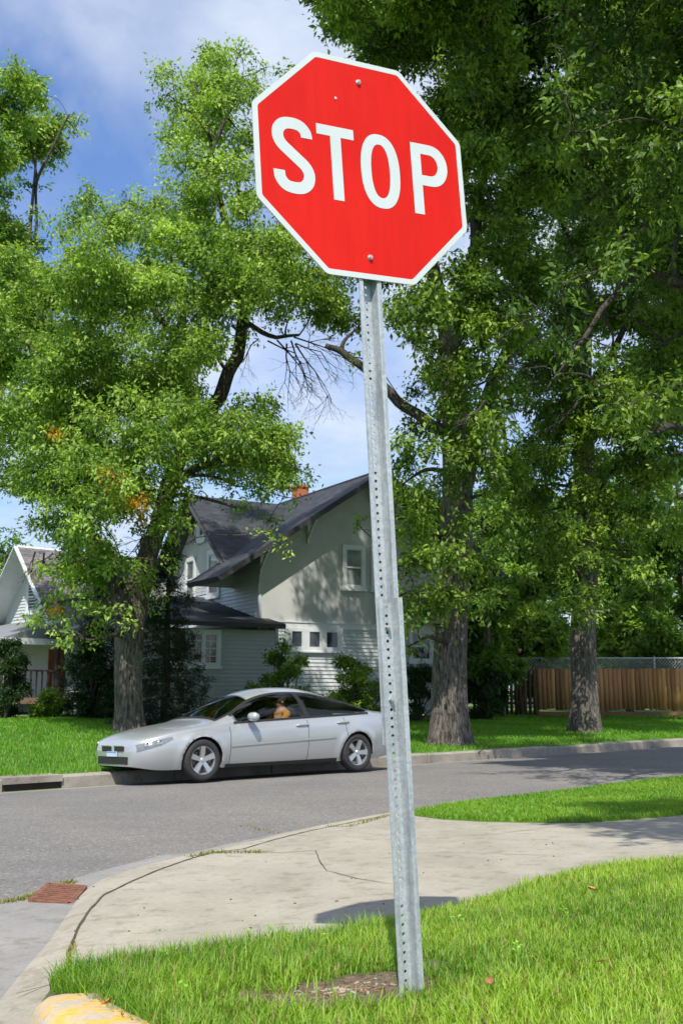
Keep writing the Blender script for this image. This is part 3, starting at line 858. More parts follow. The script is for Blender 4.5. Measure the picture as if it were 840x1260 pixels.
lim1 = [(trunk_px([(163, 800), (180, 690), (205, 605), (235, 530)], Y1), .26, .17),
        (trunk_px([(155, 760), (120, 680), (85, 600), (60, 480)], Y1 - .8), .22, .08),
        (trunk_px([(190, 640), (232, 580), (285, 560), (330, 570)], Y1 - .9), .13, .04),
        (trunk_px([(235, 530), (270, 490), (292, 440), (300, 380)], Y1), .19, .13),
        (trunk_px([(300, 390), (330, 340), (365, 345)], Y1), .1, .05),
        (trunk_px([(235, 530), (225, 430), (215, 330)], Y1 + .5), .15, .07),
        (trunk_px([(300, 400), (285, 320), (268, 240), (262, 180), (290, 120)], Y1), .13, .035),
        (trunk_px([(262, 200), (250, 140), (238, 100)], Y1), .06, .02),
        (trunk_px([(225, 430), (170, 350), (120, 280)], Y1), .09, .03),
        (trunk_px([(300, 395), (340, 415), (368, 412)], Y1 - .3), .07, .03)]
for (px, py) in [(140,590),(195,560),(165,545),(215,530),(115,610),(150,480),(190,500),(120,520),(100,560),(120,640),(230,500),(80,560),(60,600)]:
    p = at(px + rr.uniform(-6, 6), py + rr.uniform(-6, 6), rr.uniform(19.8, 22.0)); cl1.append((p.x, p.y, p.z, .5))
for (px, py) in [(200,655),(222,600),(205,570),(245,548),(182,620),(265,560),(150,690),(215,630),(235,520)]:
    p = at(px, py, rr.uniform(21.5, 22.8)); cl1.append((p.x, p.y, p.z, .42))
yel = [(*at(103, 567, Y1), .32), (*at(182, 632, Y1), .45), (*at(52, 744, Y1), .28), (*at(90, 762, Y1), .18)]
make_tree('boxelder_tree', 'large bright green tree with yellow leaves, trunk behind the hood of the silver car', 'big shade trees in the yards across the street', b1,
          [b1, *trunk_px([(158, 850), (158, 800), (160, 755), (168, 700)], Y1)], [.30, .30, .31, .33, .26], cl1, 235000, .104, GREEN, 21, extra_limbs=lim1,
          dead=[(at(345, 420, Y1 - .3), (.25, 0, -.55), .75, 5), (at(368, 420, Y1 - .3), (.6, 0, -.6), .8, 3), (at(185, 260, Y1), (-.7, 0, .5), .45, 2), (at(190, 700, Y1 - 1), (0, 0, -1), .4, 4), (at(175, 660, Y1 - 1), (0, 0, -1), .4, 3), (at(325, 300, Y1), (-.1, 0, .9), .5, 1), (at(60, 680, Y1 - 1), (0, 0, -1), .35, 3), (at(230, 640, Y1 - 1), (0.3, 0, -1), .25, 2)],
          yellow=yel)
# T0 : tall leader further left
Y0_ = 29.0
b0 = gpt(-60, Y0_)
c0 = [(25,95,26),(52,108,28),(82,138,24),(15,138,32),(55,160,32),(93,160,12),(30,188,28),(62,190,18),(5,228,22),(38,232,14),(12,290,30),(25,335,32),(5,100,24),(-20,180,40),(-30,280,50),(-20,380,50),(45,260,10),(40,300,16)]
make_tree('slender_tree', 'tall slender green tree at the left edge with a rounded top against blue sky', 'big shade trees in the yards across the street', b0,
          [b0, *trunk_px([(-40, 700), (-10, 520), (25, 380), (38, 270), (45, 190)], Y0_)], [.3, .22, .14, .07, .05, .03], px_clumps(c0, Y0_, 2.2, rr, 20, 110), 48000, .135, GREEN, 5,
          extra_limbs=[(trunk_px([(41, 300), (46, 220), (35, 130)], Y0_), .05, .02), (trunk_px([(42, 230), (70, 170), (85, 140)], Y0_), .05, .02)])
# T2 : middle tree
Y2 = 22.2
b2_ = at(553, 912, Y2); b2_.z = LF(b2_.x, b2_.y)
c2 = [(430,28,30),(468,25,36),(522,30,42),(580,40,42),(560,90,42),(610,75,36),(500,70,32),(540,130,36),(618,125,40),(570,145,42),(600,190,42),(590,250,42),(620,300,42),(575,350,42),(600,390,38),(650,215,42),(655,150,34),(650,350,46),(640,260,40),
 (485,380,26),(505,420,28),(520,385,36),(445,392,20),(418,398,26),(440,440,14),(400,385,22),(512,545,28),(492,600,26),(530,615,32),(592,560,30),(498,655,26),(500,705,28),(522,742,26),(548,720,24),(482,742,16),(610,605,26),(438,640,8),(447,652,7),(590,450,30),(560,430,32),(610,640,22),(575,700,24),(520,470,22),(505,510,16),(585,500,26),(640,400,34),(470,330,30),(430,310,30),(540,660,26),(510,690,22),(470,700,9), (455,60,22)]
c2 += [(518,785,16),(500,795,12),(508,765,16),(500,580,26),(515,620,28),(498,600,24),(520,680,26),(505,740,22),(535,765,18),(495,765,14),(600,520,26),(620,560,26),(605,650,26),(595,740,22),(575,770,14),(630,480,26),(520,520,26),(540,470,30),(575,480,24)]
cl2 = px_clumps(c2, Y2, 3.4, rr, 540, 190)
for (px, py) in [(555,700),(560,640),(548,600),(570,560),(548,520),(560,480),(545,440),(575,420),(540,680),(572,680),(556,740),(600,470),(585,520)]:
    p = at(px + rr.uniform(-10, 10), py + rr.uniform(-8, 8), rr.uniform(20.3, 21.6)); cl2.append((p.x, p.y, p.z, .42))
# part of the crown above the frame
for i in range(16):
    t = rr.uniform(0, 2 * PI); r_ = rr.uniform(0, 3.2); cl2.append((b2_.x + .4 + r_ * math.cos(t), b2_.y + r_ * math.sin(t), rr.uniform(15.5, 19.5), 1.1))
for i in range(20):
    cl2.append((rr.uniform(-1.6, 1.9), rr.uniform(24.3, 26.8), rr.uniform(11.8, 16.5), .55))
for i in range(20):
    y = rr.uniform(15.5, 20.5); cl2.append((b2_.x + rr.uniform(-2.2, 3.2), y, 1.28 + y * .72 + rr.uniform(.3, 4.2), 1.15))
lim2 = [(trunk_px([(558, 540), (525, 520), (490, 495), (455, 460), (420, 432), (400, 425)], Y2 - .3), .15, .06),
        (trunk_px([(568, 600), (590, 520), (608, 465), (640, 400)], Y2 + .2), .24, .1),
        (trunk_px([(552, 400), (530, 320), (520, 220), (500, 120)], Y2), .2, .07),
        (trunk_px([(552, 400), (585, 300), (600, 180), (590, 60)], Y2 + .6), .18, .05)]
make_tree('broad_ash_tree', 'thick grey barked shade tree on the lawn directly right of the sign post', 'big shade trees in the yards across the street', b2_,
          [b2_, *trunk_px([(552, 860), (554, 790), (560, 700), (563, 600), (560, 500), (552, 400)], Y2)], [.40, .36, .34, .33, .32, .29, .25], cl2, 340000, .122, DGREEN, 33, extra_limbs=lim2,
          dead=[(at(605, 470, Y2), (.3, 0, -.8), .5, 3), (at(620, 430, Y2), (.2, 0, -.9), .5, 3)], mat=M_LEAFD)
# T3 : right tree
Y3 = 27.9
b3 = at(720, 898, Y3); b3.z = LF(b3.x, b3.y)
c3 = [(680,450,42),(690,520,42),(742,500,48),(782,545,42),(820,580,38),(662,600,32),(702,600,36),(762,620,42),(690,660,32),(702,702,28),(660,690,22),(742,680,28),(682,738,18),(820,500,42),(790,460,48),(800,640,30),(700,380,56),(760,380,58),(822,400,54),(720,300,66),(800,300,66),(690,220,58),(762,200,66),(832,200,58),(712,120,52),(782,100,66),(842,100,56),(745,30,56),(822,20,56),(735,740,22),(700,640,26),(860,300,60),(870,450,60),(640,570,22),(735,560,36)]
c3 += [(640,620,28),(625,580,26),(650,540,30),(630,500,26),(680,560,36),(700,740,20),(765,680,30),(800,700,26),(790,590,36),(830,650,30),(650,650,24),(670,630,26),(735,640,30),(835,520,40),(780,500,40),(640,450,26),(660,480,30)]
cl3 = px_clumps(c3, Y3, 4.0, rr, 740, 170)
for (px, py) in [(720,720),(712,680),(728,640),(715,600),(722,560),(712,520),(720,480),(700,500),(735,600),(700,640),(715,745),(735,700)]:
    p = at(px + rr.uniform(-8, 8), py + rr.uniform(-8, 8), rr.uniform(25.5, 26.8)); cl3.append((p.x, p.y, p.z, .5))
for i in range(24):
    y = rr.uniform(20.0, 25.5); cl3.append((b3.x + rr.uniform(-3, 2.2), y, rr.uniform(12.5, 19.5), 1.3))
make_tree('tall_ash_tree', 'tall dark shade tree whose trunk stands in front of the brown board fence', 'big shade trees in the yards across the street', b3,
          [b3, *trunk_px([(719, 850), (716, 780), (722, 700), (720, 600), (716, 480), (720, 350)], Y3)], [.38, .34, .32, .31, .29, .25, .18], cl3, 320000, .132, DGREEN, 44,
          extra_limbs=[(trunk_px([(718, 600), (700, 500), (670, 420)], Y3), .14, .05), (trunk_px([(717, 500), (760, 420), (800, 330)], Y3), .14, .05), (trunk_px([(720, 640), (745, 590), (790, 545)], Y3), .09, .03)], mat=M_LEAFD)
# near right tree, trunk just outside the frame
bn = Vector((6.6, 14.2, 0)); bn.z = S(bn.x, bn.y) + .02
cn = [(800,530,30),(835,610,24),(770,290,40),(720,250,36),(700,160,34),(740,130,40),(710,310,30),(690,360,26),(730,60,40),(690,10,34),(650,30,24),(820,180,40),(800,80,40),(835,55,60),(775,35,52),(725,15,42),(842,160,60),(785,140,52),(822,262,56),(765,240,42),(842,345,55),(795,350,46),(745,330,36),(700,420,26),(660,415,20),(640,392,18),(690,462,22),(750,430,38),(800,430,42),(842,470,46),(700,110,30),(715,200,34),(610,420,14),(625,445,14),(745,480,24),(720,385,28),(770,500,20),(640,365,14),(835,560,26),(690,60,26),(670,480,14)]
cln = px_clumps(cn, 13.0, 2.2, rr)
for i in range(26):
    y = rr.uniform(10.2, 13.8); cln.append((rr.uniform(2.0, 6.0), y, 1.28 + y * .72 + rr.uniform(.4, 2.6), .9))
for i in range(46):
    d = unit(np.array([[rr.gauss(0, 1), rr.gauss(0, 1), rr.gauss(0, 1)]]))[0] * rr.uniform(.5, 1)
    p = (6.9 + d[0] * 3.2, 13.4 + d[1] * 3.6, 9.6 + d[2] * 3.4)
    cln.append((*p, .95))
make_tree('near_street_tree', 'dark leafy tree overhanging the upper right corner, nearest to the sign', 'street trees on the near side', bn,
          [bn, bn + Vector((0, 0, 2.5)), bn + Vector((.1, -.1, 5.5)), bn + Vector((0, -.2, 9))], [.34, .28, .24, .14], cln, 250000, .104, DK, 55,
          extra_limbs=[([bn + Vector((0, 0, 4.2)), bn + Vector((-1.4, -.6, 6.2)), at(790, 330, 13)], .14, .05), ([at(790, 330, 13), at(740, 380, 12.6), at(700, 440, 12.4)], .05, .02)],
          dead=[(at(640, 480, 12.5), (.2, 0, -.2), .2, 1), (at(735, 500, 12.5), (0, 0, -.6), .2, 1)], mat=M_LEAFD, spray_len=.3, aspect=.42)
# shading tree off frame to the right (its shade falls on the walk)
bs = Vector((5.4, 2.6, .42))
cls_ = []
for i in range(26):
    d = unit(np.array([[rr.gauss(0, 1), rr.gauss(0, 1), rr.gauss(0, 1)]]))[0] * rr.uniform(.4, 1)
    cls_.append((4.75 + d[0] * 2.5, 3.5 + d[1] * 2.1, 8.0 + d[2] * 1.5, .85))
for i in range(16):
    cls_.append((rr.uniform(1.7, 3.4), rr.uniform(2.6, 4.2), rr.uniform(6.4, 7.6), .42))
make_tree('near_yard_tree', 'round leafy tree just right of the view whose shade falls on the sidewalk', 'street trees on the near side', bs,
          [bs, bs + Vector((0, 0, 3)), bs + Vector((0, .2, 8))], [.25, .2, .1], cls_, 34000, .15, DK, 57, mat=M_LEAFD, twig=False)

# background trees: round crowns
def bg_tree(name, label, px, Y, h, r, n, cols, seed, size=.22, zb=None, mat=None, group='trees and bushes behind the yards'):
    rnd = random.Random(seed); b_ = gpt(px, Y)
    cls = []
    zc = b_.z + h * .58; rz = h * .44
    for i in range(int(10 + r * r * 3.0)):
        d = unit(np.array([[rnd.gauss(0, 1), rnd.gauss(0, 1), rnd.gauss(0, 1)]]))[0] * rnd.uniform(.45, 1)
        cls.append((b_.x + d[0] * r, b_.y + d[1] * r, zc + d[2] * rz, r * .30 * rnd.uniform(.8, 1.2)))
    return make_tree(name, label, group, b_, [b_, b_ + Vector((.1, 0, h * .3)), b_ + Vector((0, .1, h * .75))], [.05 + h * .018, .04 + h * .012, .04], cls, n, size, cols, seed, sides=8, twig=False, mat=mat or M_LEAFD, flat=.6)
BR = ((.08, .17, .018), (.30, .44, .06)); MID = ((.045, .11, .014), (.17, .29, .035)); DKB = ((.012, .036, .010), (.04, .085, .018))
BG = [('yard_tree', 'leafy green tree behind the board fence between the two grey trunks', 640, 47, 11, 3.0, 30000, MID, 84),
      ('yard_tree', 'dark tree beside the right end of the grey house', 530, 36, 7.6, 1.8, 26000, DKB, 85),
      ('yard_tree', 'green tree high above the board fence left of the frame edge', 770, 50, 12, 3.2, 30000, MID, 86),
      ('leafy_shrub', 'bright green leafy shrub behind the gap between the two grey trunks', 640, 38, 5.2, 2.0, 22000, BR, 71),
      ('leafy_shrub', 'rounded mid green shrub close behind the trunk right of the sign post', 600, 34, 5.4, 1.5, 16000, MID, 72),
      ('leafy_shrub', 'bright yellow green shrub showing above the board fence at right', 775, 42, 5.2, 1.8, 20000, BR, 73),
      ('yard_tree', 'dense dark green tree above the board fence at the right edge', 850, 40, 8.5, 2.3, 22000, MID, 74),
      ('yard_tree', 'dark tree filling the gap behind the broad trunk right of the house', 520, 44, 9.0, 2.8, 26000, DKB, 75),
      ('yard_tree', 'tall hazy green tree far behind the gap between the grey trunks', 650, 60, 14, 4.2, 26000, MID, 76),
      ('yard_tree', 'tall green tree far behind the fence at right', 790, 58, 15, 4.4, 26000, MID, 77),
      ('yard_tree', 'broad green tree far behind the right part of the house', 575, 66, 14, 4.6, 22000, DKB, 78),
      ('yard_tree', 'dark green tree behind the left neighbour house at the frame edge', -5, 58, 11, 3.6, 14000, MID, 79),
      ('yard_tree', 'green tree between the two houses behind the large left trunk', 205, 62, 10.0, 2.0, 12000, BR, 80),
      ('yard_tree', 'low dark tree behind the left neighbour house near the big trunk', 120, 60, 7.5, 3.6, 16000, DKB, 82),
      ('yard_tree', 'green tree beyond the frame edge to the right', 900, 62, 15, 4.2, 14000, MID, 81)]
for t in BG: bg_tree(*t)
# dark understory shrubs
def shrub(name, label, px, py0, Y, w, h, n, cols, seed, size=.09, aspect=.45):
    rnd = random.Random(seed); b_ = gpt(px, Y); cls = []
    for i in range(int(8 + w * h * 3)):
        t = rnd.uniform(0, 2 * PI); r_ = w * .5 * rnd.uniform(.1, 1) ; z = rnd.uniform(.1, 1) * h
        k = math.sqrt(max(.1, 1 - (z / h) ** 2))
        cls.append((b_.x + r_ * math.cos(t) * k, b_.y + r_ * math.sin(t) * k, b_.z + z * .9, .3 * rnd.uniform(.7, 1.2) * max(.5, w * .4)))
    root = empty(name, b_); tag(root, label, 'bush', 'bushes around the houses')
    lo = [(c[0] - b_.x, c[1] - b_.y, c[2] - b_.z, c[3]) for c in cls]
    leaf_cloud('foliage', lo, n, size, cols, root, np.random.default_rng(seed), M_LEAFD, aspect, sub=6, spray_len=.2)
    st = MB()
    for c in lo: st.tube(curve_pts((0, 0, 0), c[:3], 3, .05, .08, rnd), [.03, .02, .015, .008], 4, cap=False)
    st.build('stems', M_BARKD, root)
    return root
shrub('garden_shrub', 'upright bright leafy shrub against the house wall just above the car roof', 348, 0, 28.6, 1.6, 2.35, 7000, MID, 91)
shrub('garden_shrub', 'low spreading shrub by the wall at the left foot of the upright shrub', 318, 0, 28.4, 1.2, 1.1, 3500, MID, 92)
shrub('garden_shrub', 'dark rounded shrub by the house wall just left of the sign post', 435, 0, 29.6, 2.3, 1.9, 11000, DGREEN, 93)
shrub('garden_shrub', 'dark tangled shrub right of the sign post below the ground floor window', 515, 0, 31.5, 2.4, 1.7, 10000, DKB, 94)
shrub('garden_shrub', 'bright low shrub by the porch of the left house', 62, 0, 30.5, 1.4, .75, 5000, BR, 95)
shrub('garden_shrub', 'dark rounded shrub at the left frame edge in front of the porch', 8, 0, 29.5, 1.9, 2.3, 12000, DKB, 96)
shrub('garden_shrub', 'dark shrub between the porch and the big left trunk', 112, 0, 29.5, 1.9, 2.4, 12000, DKB, 97)
shrub('garden_shrub', 'dark shrub beside the wooden picket fence right of the broad trunk', 600, 0, 33.5, 2.0, 1.8, 9000, DKB, 98)

# conifers
def spruce(px, Y, h, r, seed, label):
    b_ = gpt(px, Y); rnd = random.Random(seed); root = empty('spruce_tree', b_); tag(root, label, 'spruce tree', 'dark spruces by the houses')
    t = MB(); t.tube([(0, 0, -.1), (0, 0, h * .5), (0, 0, h)], [.14, .08, .02], 8); t.build('trunk', M_BARKD, root, smooth=True)
    cls = []; br = MB(); z = .25; br.tube([(0, 0, .1), (0, 0, h * .98)], [.06, .012], 5)
    while z < h:
        rad = r * (1 - z / h) ** .8 + .08
        k = max(4, int(rad * 9))
        for i in range(k):
            a = 2 * PI * (i + rnd.random()) / k; L = rad * rnd.uniform(.8, 1.12)
            e = Vector((L * math.cos(a), L * math.sin(a), z - .25 * L)); br.tube([(0, 0, z), e * .5 + Vector((0, 0, z * .5 + .02)), e], [.02, .014, .006], 3, cap=False)
            for q in (.45, .7, .92): cls.append((e.x * q, e.y * q, z - .25 * L * q - .03, .17))
        z += .24
    br.build('branches', M_BARKD, root)
    leaf_cloud('needles', cls, 42000, .07, ((.008, .024, .012), (.028, .06, .022)), root, np.random.default_rng(seed), M_LEAFD, .22, droop=.6, sub=5, spray_len=.16, flat=.4)
spruce(203, 26.5, 4.6, 1.35, 3, 'dark spruce between the big left trunk and the house window')
spruce(120, 31.0, 4.2, 1.3, 4, 'dark spruce left of the big left trunk in deep shade')

# ------------------------------------------------------------------ house
HC = Vector((-2.43, 31, .5)); HR = math.radians(30)
house = empty('gabled_house', HC, HR)
tag(house, 'grey stucco and lap sided house with steep black shingled gables behind the silver car', 'house')
def part(name, mb, mat, parent=house, **k): return mb.build(name, mat, parent, **k)
def clap(mb, p0, p1, z0, z1, nrm, step=.115, d=.026, clip=None):
    """lap boards between plan points p0,p1; nrm outward plan normal"""
    z = z0; p0 = Vector(p0); p1 = Vector(p1); nr = Vector(nrm)
    while z < z1 - 1e-4:
        zt = min(z + step, z1); a, c = p0, p1
        if clip:
            r = clip(z + step * .5)
            if r is None: z = zt; continue
            a = p0.lerp(p1, r[0]); c = p0.lerp(p1, r[1])
        A, B_ = a + nr * d, c + nr * d
        mb.poly([(A.x, A.y, z), (B_.x, B_.y, z), (c.x, c.y, zt), (a.x, a.y, zt)])
        mb.poly([(a.x, a.y, z), (c.x, c.y, z), (B_.x, B_.y, z), (A.x, A.y, z)])
        z = zt
RZ, RU = 7.55, 4.05       # ridge height (under shingles), ridge u
slope = .655
W2 = 7.3
def roof_z(u): return RZ - abs(u - RU) * slope
# core
b = MB(); D = 9.0
eL = roof_z(0) - .05
fr = [(0.02, 0), (W2 - .02, 0), (W2 - .02, eL), (RU, RZ - .08), (.02, eL)]
b.poly([(u, .02, z) for u, z in fr]); b.poly([(u, D, z) for u, z in fr][::-1])
b.poly([(.02, .02, 0), (.02, .02, eL), (.02, D, eL), (.02, D, 0)]); b.poly([(W2 - .02, .02, 0), (W2 - .02, D, 0), (W2 - .02, D, eL), (W2 - .02, .02, eL)])
part('wall', b, M_STUCCO)
b = MB(); clap(b, (0.42, .018), (W2, .018), 0, 2.62, (0, -1)); part('lap_siding', b, M_LAPL)
b = MB(); clap(b, (0.02, .02), (0.02, 7.0), 2.4, 4.68, (-1, 0)); part('lap_siding', b, M_LAPW)
b = MB(); b.box((0.2, -.035, 2.62), (W2 + .02, .018, 2.78)); b.box((0.2, -.06, 2.78), (W2 + .03, .018, 2.81)); part('belt_board', b, M_WHITE)
for q in (((-.02, -.02, 2.4), (.07, .03, 3.9)), ((-.03, 1.80, 3.9), (.02, 1.88, 4.72)), ((-.03, 6.95, 2.6), (.02, 7.05, 5.3))):
    b = MB(); b.box(*q); part('corner_board', b, M_LAPL)

def uvroof(mb, quads):
    pass
def roofslab(name, quads, mat, parent, th=.14, fascia=None):
    """each quad: 4 pts of the top surface (eave0, eave1, ridge1, ridge0); solid slab with UVs in metres"""
    me = bpy.data.meshes.new(name); v = []; f = []; uv = []; mi = []
    for q in quads:
        q = [Vector(p) for p in q]; k = len(v); n = (q[1] - q[0]).cross(q[3] - q[0]).normalized()
        if n.z < 0: n = -n
        v += [tuple(p) for p in q] + [tuple(p - n * th) for p in q]
        ex = (q[1] - q[0]).normalized(); ey = n.cross(ex)
        m = len(q)
        f.append(tuple(range(k, k + m))); uv += [((p - q[0]).dot(ex), (p - q[0]).dot(ey)) for p in q]; mi.append(0)
        f.append(tuple(range(k + m, k + 2 * m))[::-1]); uv += [(0, 0)] * m; mi.append(1)
        for i in range(m):
            j = (i + 1) % m; f.append((k + i, k + m + i, k + m + j, k + j)); uv += [(0, 0)] * 4; mi.append(1)
    me.from_pydata(v, [], f); l = me.uv_layers.new(name='UVMap')
    for i, c in enumerate(uv): l.data[i].uv = c
    me.polygons.foreach_set('material_index', mi); me.update()
    return link(name, me, [mat, fascia or M_DARK], parent)
e0u = -1.58; OV = -.62
zt = lambda u: roof_z(u) + .10
main = [[(e0u, OV, zt(e0u)), (e0u, 1.78, zt(e0u)), (RU, 1.78, zt(RU)), (RU, OV, zt(RU))],
        [(.03, 1.78, zt(.03)), (.03, 7.0, zt(.03)), (RU, 7.0, zt(RU)), (RU, 1.78, zt(RU))],
        [(e0u, 7.0, zt(e0u)), (e0u, D + .6, zt(e0u)), (RU, D + .6, zt(RU)), (RU, 7.0, zt(RU))],
        [(2 * RU - e0u, D + .6, zt(2 * RU - e0u)), (2 * RU - e0u, OV, zt(2 * RU - e0u)), (RU, OV, zt(RU)), (RU, D + .6, zt(RU))]]
roof = roofslab('roof', main, M_ROOF, house, .16)
b = MB(); b.tube([(RU, OV, zt(RU) + .0), (RU, D + .6, zt(RU))], .05, 6); part('ridge_cap', b, M_DARK, roof)
b = MB(); b.box((4.15, 5.5, 6.9), (4.6, 6.0, 8.12)); b.box((4.10, 5.45, 8.12), (4.65, 6.05, 8.2)); part('chimney', b, M_BRICK, roof, bevel=.01)
# dormer (cross gable, ridge along w)
DS, DZ, dsl = 4.35, 7.18, .80
ec = 3.42
dz_ = lambda s_: DZ - abs(s_ - DS) * dsl
u_in = lambda z: RU - (RZ - z) / slope        # where the dormer roof meets the main roof
def dq(sg):
    se = DS + sg * ec; ze = dz_(se)
    q = [(-.62, se, ze), (u_in(ze) + .25, se, ze), (u_in(DZ) + .1, DS, DZ), (-.62, DS, DZ)]
    return q if sg < 0 else [q[1], q[0], q[3], q[2]]
dr_ = roofslab('dormer_roof', [dq(-1), dq(1)], M_ROOF, house, .13)
b = MB()
for sg in (-1, 1):
    se = DS + sg * (ec); b.bar((-.64, DS, DZ - .10), (-.64, se, dz_(se) - .10), .03, .17, (1, 0, 0))
b.build('rake_board', M_DARK, dr_)
b = MB(); s0, s1 = 1.8, 7.0
b.poly([(0.0, s0, 3.9), (0.0, s1, 3.9), (0.0, s1, dz_(s1) - .12), (0.0, DS, DZ - .14), (0.0, s0, dz_(s0) - .12)])
b.poly([(0.0, s0, 3.9), (0.0, s0, dz_(s0) - .12), (u_in(dz_(s0)), s0, dz_(s0) - .12), (u_in(3.9), s0, 3.9)])
b.poly([(0.0, s1, 3.9), (0.0, s1, dz_(s1) - .12), (u_in(dz_(s1)), s1, dz_(s1) - .12), (u_in(3.9), s1, 3.9)])
part('dormer_wall', b, M_STUCCO)
# windows
def window(a, c, z0, z1, axis, face, parent=house, fr=.11, mull='h', pane=M_PANE, out=-1, name='window'):
    """axis 'u': window in the s=face plane from u=a..c ; axis 's': in the u=face plane from s=a..c"""
    def B(mb, p0, p1, za, zb, d0, d1):
        if axis == 'u': mb.box((p0, min(face + out * d0, face + out * d1), za), (p1, max(face + out * d0, face + out * d1), zb))
        else: mb.box((min(face + out * d0, face + out * d1), p0, za), (max(face + out * d0, face + out * d1), p1, zb))
    f = MB()
    B(f, a - fr, a, z0 - fr, z1 + fr, .0, .06); B(f, c, c + fr, z0 - fr, z1 + fr, .0, .06); B(f, a, c, z1, z1 + fr, .0, .062); B(f, a, c, z0 - fr, z0, .0, .062)
    w = f.build(name, M_WHITE, parent)
    s_ = MB(); B(s_, a - fr - .04, c + fr + .04, z0 - fr - .04, z0 - fr + .03, 0, .10); s_.build('sill', M_WHITE, w)
    s2 = MB()
    if mull == 'h': B(s2, a, c, (z0 + z1) / 2 - .025, (z0 + z1) / 2 + .025, .025, .05)
    if mull == 'v': B(s2, (a + c) / 2 - .05, (a + c) / 2 + .05, z0, z1, .025, .058)
    if mull == 'grid':
        B(s2, (a + c) / 2 - .06, (a + c) / 2 + .06, z0, z1, .025, .058)
        for q in (.25, .75): B(s2, a + (c - a) * q - .012, a + (c - a) * q + .012, z0, z1, .022, .034)
        for q in (.25, .5, .75): B(s2, a, c, z0 + (z1 - z0) * q - .012, z0 + (z1 - z0) * q + .012, .0215, .033)
    for e in ((a, a + .035), (c - .035, c)): B(s2, e[0], e[1], z0, z1, .024, .045)
    for e in ((z0, z0 + .035), (z1 - .035, z1)): B(s2, a + .035, c - .035, e[0], e[1], .024, .045)
    s2.build('sash', M_WHITE, w)
    p = MB(); B(p, a + .0, c, z0, z1, .018, .022); p.build('pane', pane, w)
    return w
window(2.94, 3.52, 3.97, 5.12, 'u', .0, fr=.12, pane=M_PANEC)
window(3.98, 4.56, 3.97, 5.12, 'u', .0, fr=.12, pane=M_PANEC)
window(5.35, 6.05, 1.75, 2.6, 'u', .0, fr=.11)
# small triple windows with a shared white panel
b = MB()
for (a, c) in ((.88, 1.09), (1.42, 1.68), (2.03, 2.27), (2.63, 2.84)): b.box((a, -.05, 1.98), (c, .005, 2.615))
b.box((.88, -.052, 2.52), (2.84, .005, 2.618)); b.box((.88, -.052, 1.93), (2.84, .005, 2.07)); b.box((.84, -.09, 1.90), (2.88, .0, 1.94))
tp_ = part('window_panel', b, M_WHITE)
for (a, c) in ((1.09, 1.42), (1.68, 2.03), (2.27, 2.63)):
    p = MB(); p.box((a, -.024, 2.07), (c, -.02, 2.52)); p.build('pane', M_PANE, tp_)
window(2.95, 3.68, 3.85, 5.15, 's', .0, fr=.13, pane=M_PANEC)
window(5.0, 5.62, 3.85, 5.1, 's', .0, fr=.13, pane=M_PANEC)
w_ = window(4.25, 4.55, 5.85, 6.25, 's', .0, fr=.2, mull='', name='attic_vent', pane=M_DARK)
# brackets under the rakes
def bracket(u, z, s0=0.0, s1=OV + .06):
    b = MB(); b.bar((u, s0, z - .12), (u, s1, z - .12), .07, .09); b.bar((u, s0 - .01, z - .62), (u, s1 + .1, z - .14), .06, .08); b.bar((u, s0 - .03, z - .75), (u, s0 - .03, z - .08), .07, .06, (1, 0, 0))
    return part('bracket', b, M_WHITE)
for u in (-.0 + .05, 1.62, 3.85): bracket(u, roof_z(u) - .02)
# small hood over side door, right
b = MB(); b.poly([(4.35, -.9, 3.25), (6.3, -.9, 3.25), (6.3, 0, 3.75), (4.35, 0, 3.75)]); b.poly([(4.35, -.9, 3.13), (4.35, -.9, 3.25), (4.35, 0, 3.75), (4.35, 0, 3.13)]); b.poly([(4.35, -.9, 3.13), (6.3, -.9, 3.13), (6.3, -.9, 3.25), (4.35, -.9, 3.25)]); b.poly([(4.35, -.9, 3.13), (4.35, 0, 3.13), (6.3, 0, 3.13), (6.3, -.9, 3.13)]); b.poly([(6.3, -.9, 3.13), (6.3, 0, 3.13), (6.3, 0, 3.75), (6.3, -.9, 3.25)])
part('window_hood', b, M_DARK)
# ground floor wing
b = MB(); b.box((-3.4, -.33, 0), (.40, 8.0, 2.5)); part('wing_wall', b, M_LAP)
b = MB(); clap(b, (-3.42, -.345), (.41, -.345), 0, 2.5, (0, -1)); clap(b, (-3.42, -.345), (-3.42, 8.0), 0, 2.5, (-1, 0)); part('lap_siding', b, M_LAP)
for q in (((-3.46, -.38, 0), (-3.36, -.30, 2.5)), ((.38, -.375, 0), (.47, .0, 2.6))):
    b = MB(); b.box(*q); part('corner_board', b, M_LAP)
ez, rz_ = 2.66, 3.80
hip = [[(-4.2, -.95, ez), (.42, -.95, ez), (.0, 4.2, rz_), (-1.2, 4.2, rz_)], [(-4.2, 9.3, ez), (-4.2, -.95, ez), (-1.2, 4.2, rz_), (-1.21, 4.21, rz_)]]
roofslab('wing_roof', hip, M_ROOF, house, .12)
b = MB(); b.poly([(.42, -.95, ez - .10), (.42, 0, ez - .1), (.42, 0, 2.85), (.42, -.95, ez + .0)]); part('wing_gable_end', b, M_DARK)
window(-2.28, -1.45, 1.52, 2.36, 'u', -.345, fr=.11, mull='grid', pane=mat_pane('reddish_pane', (.06, .03, .02)))
# interior darkness not needed: panes are opaque and glossy

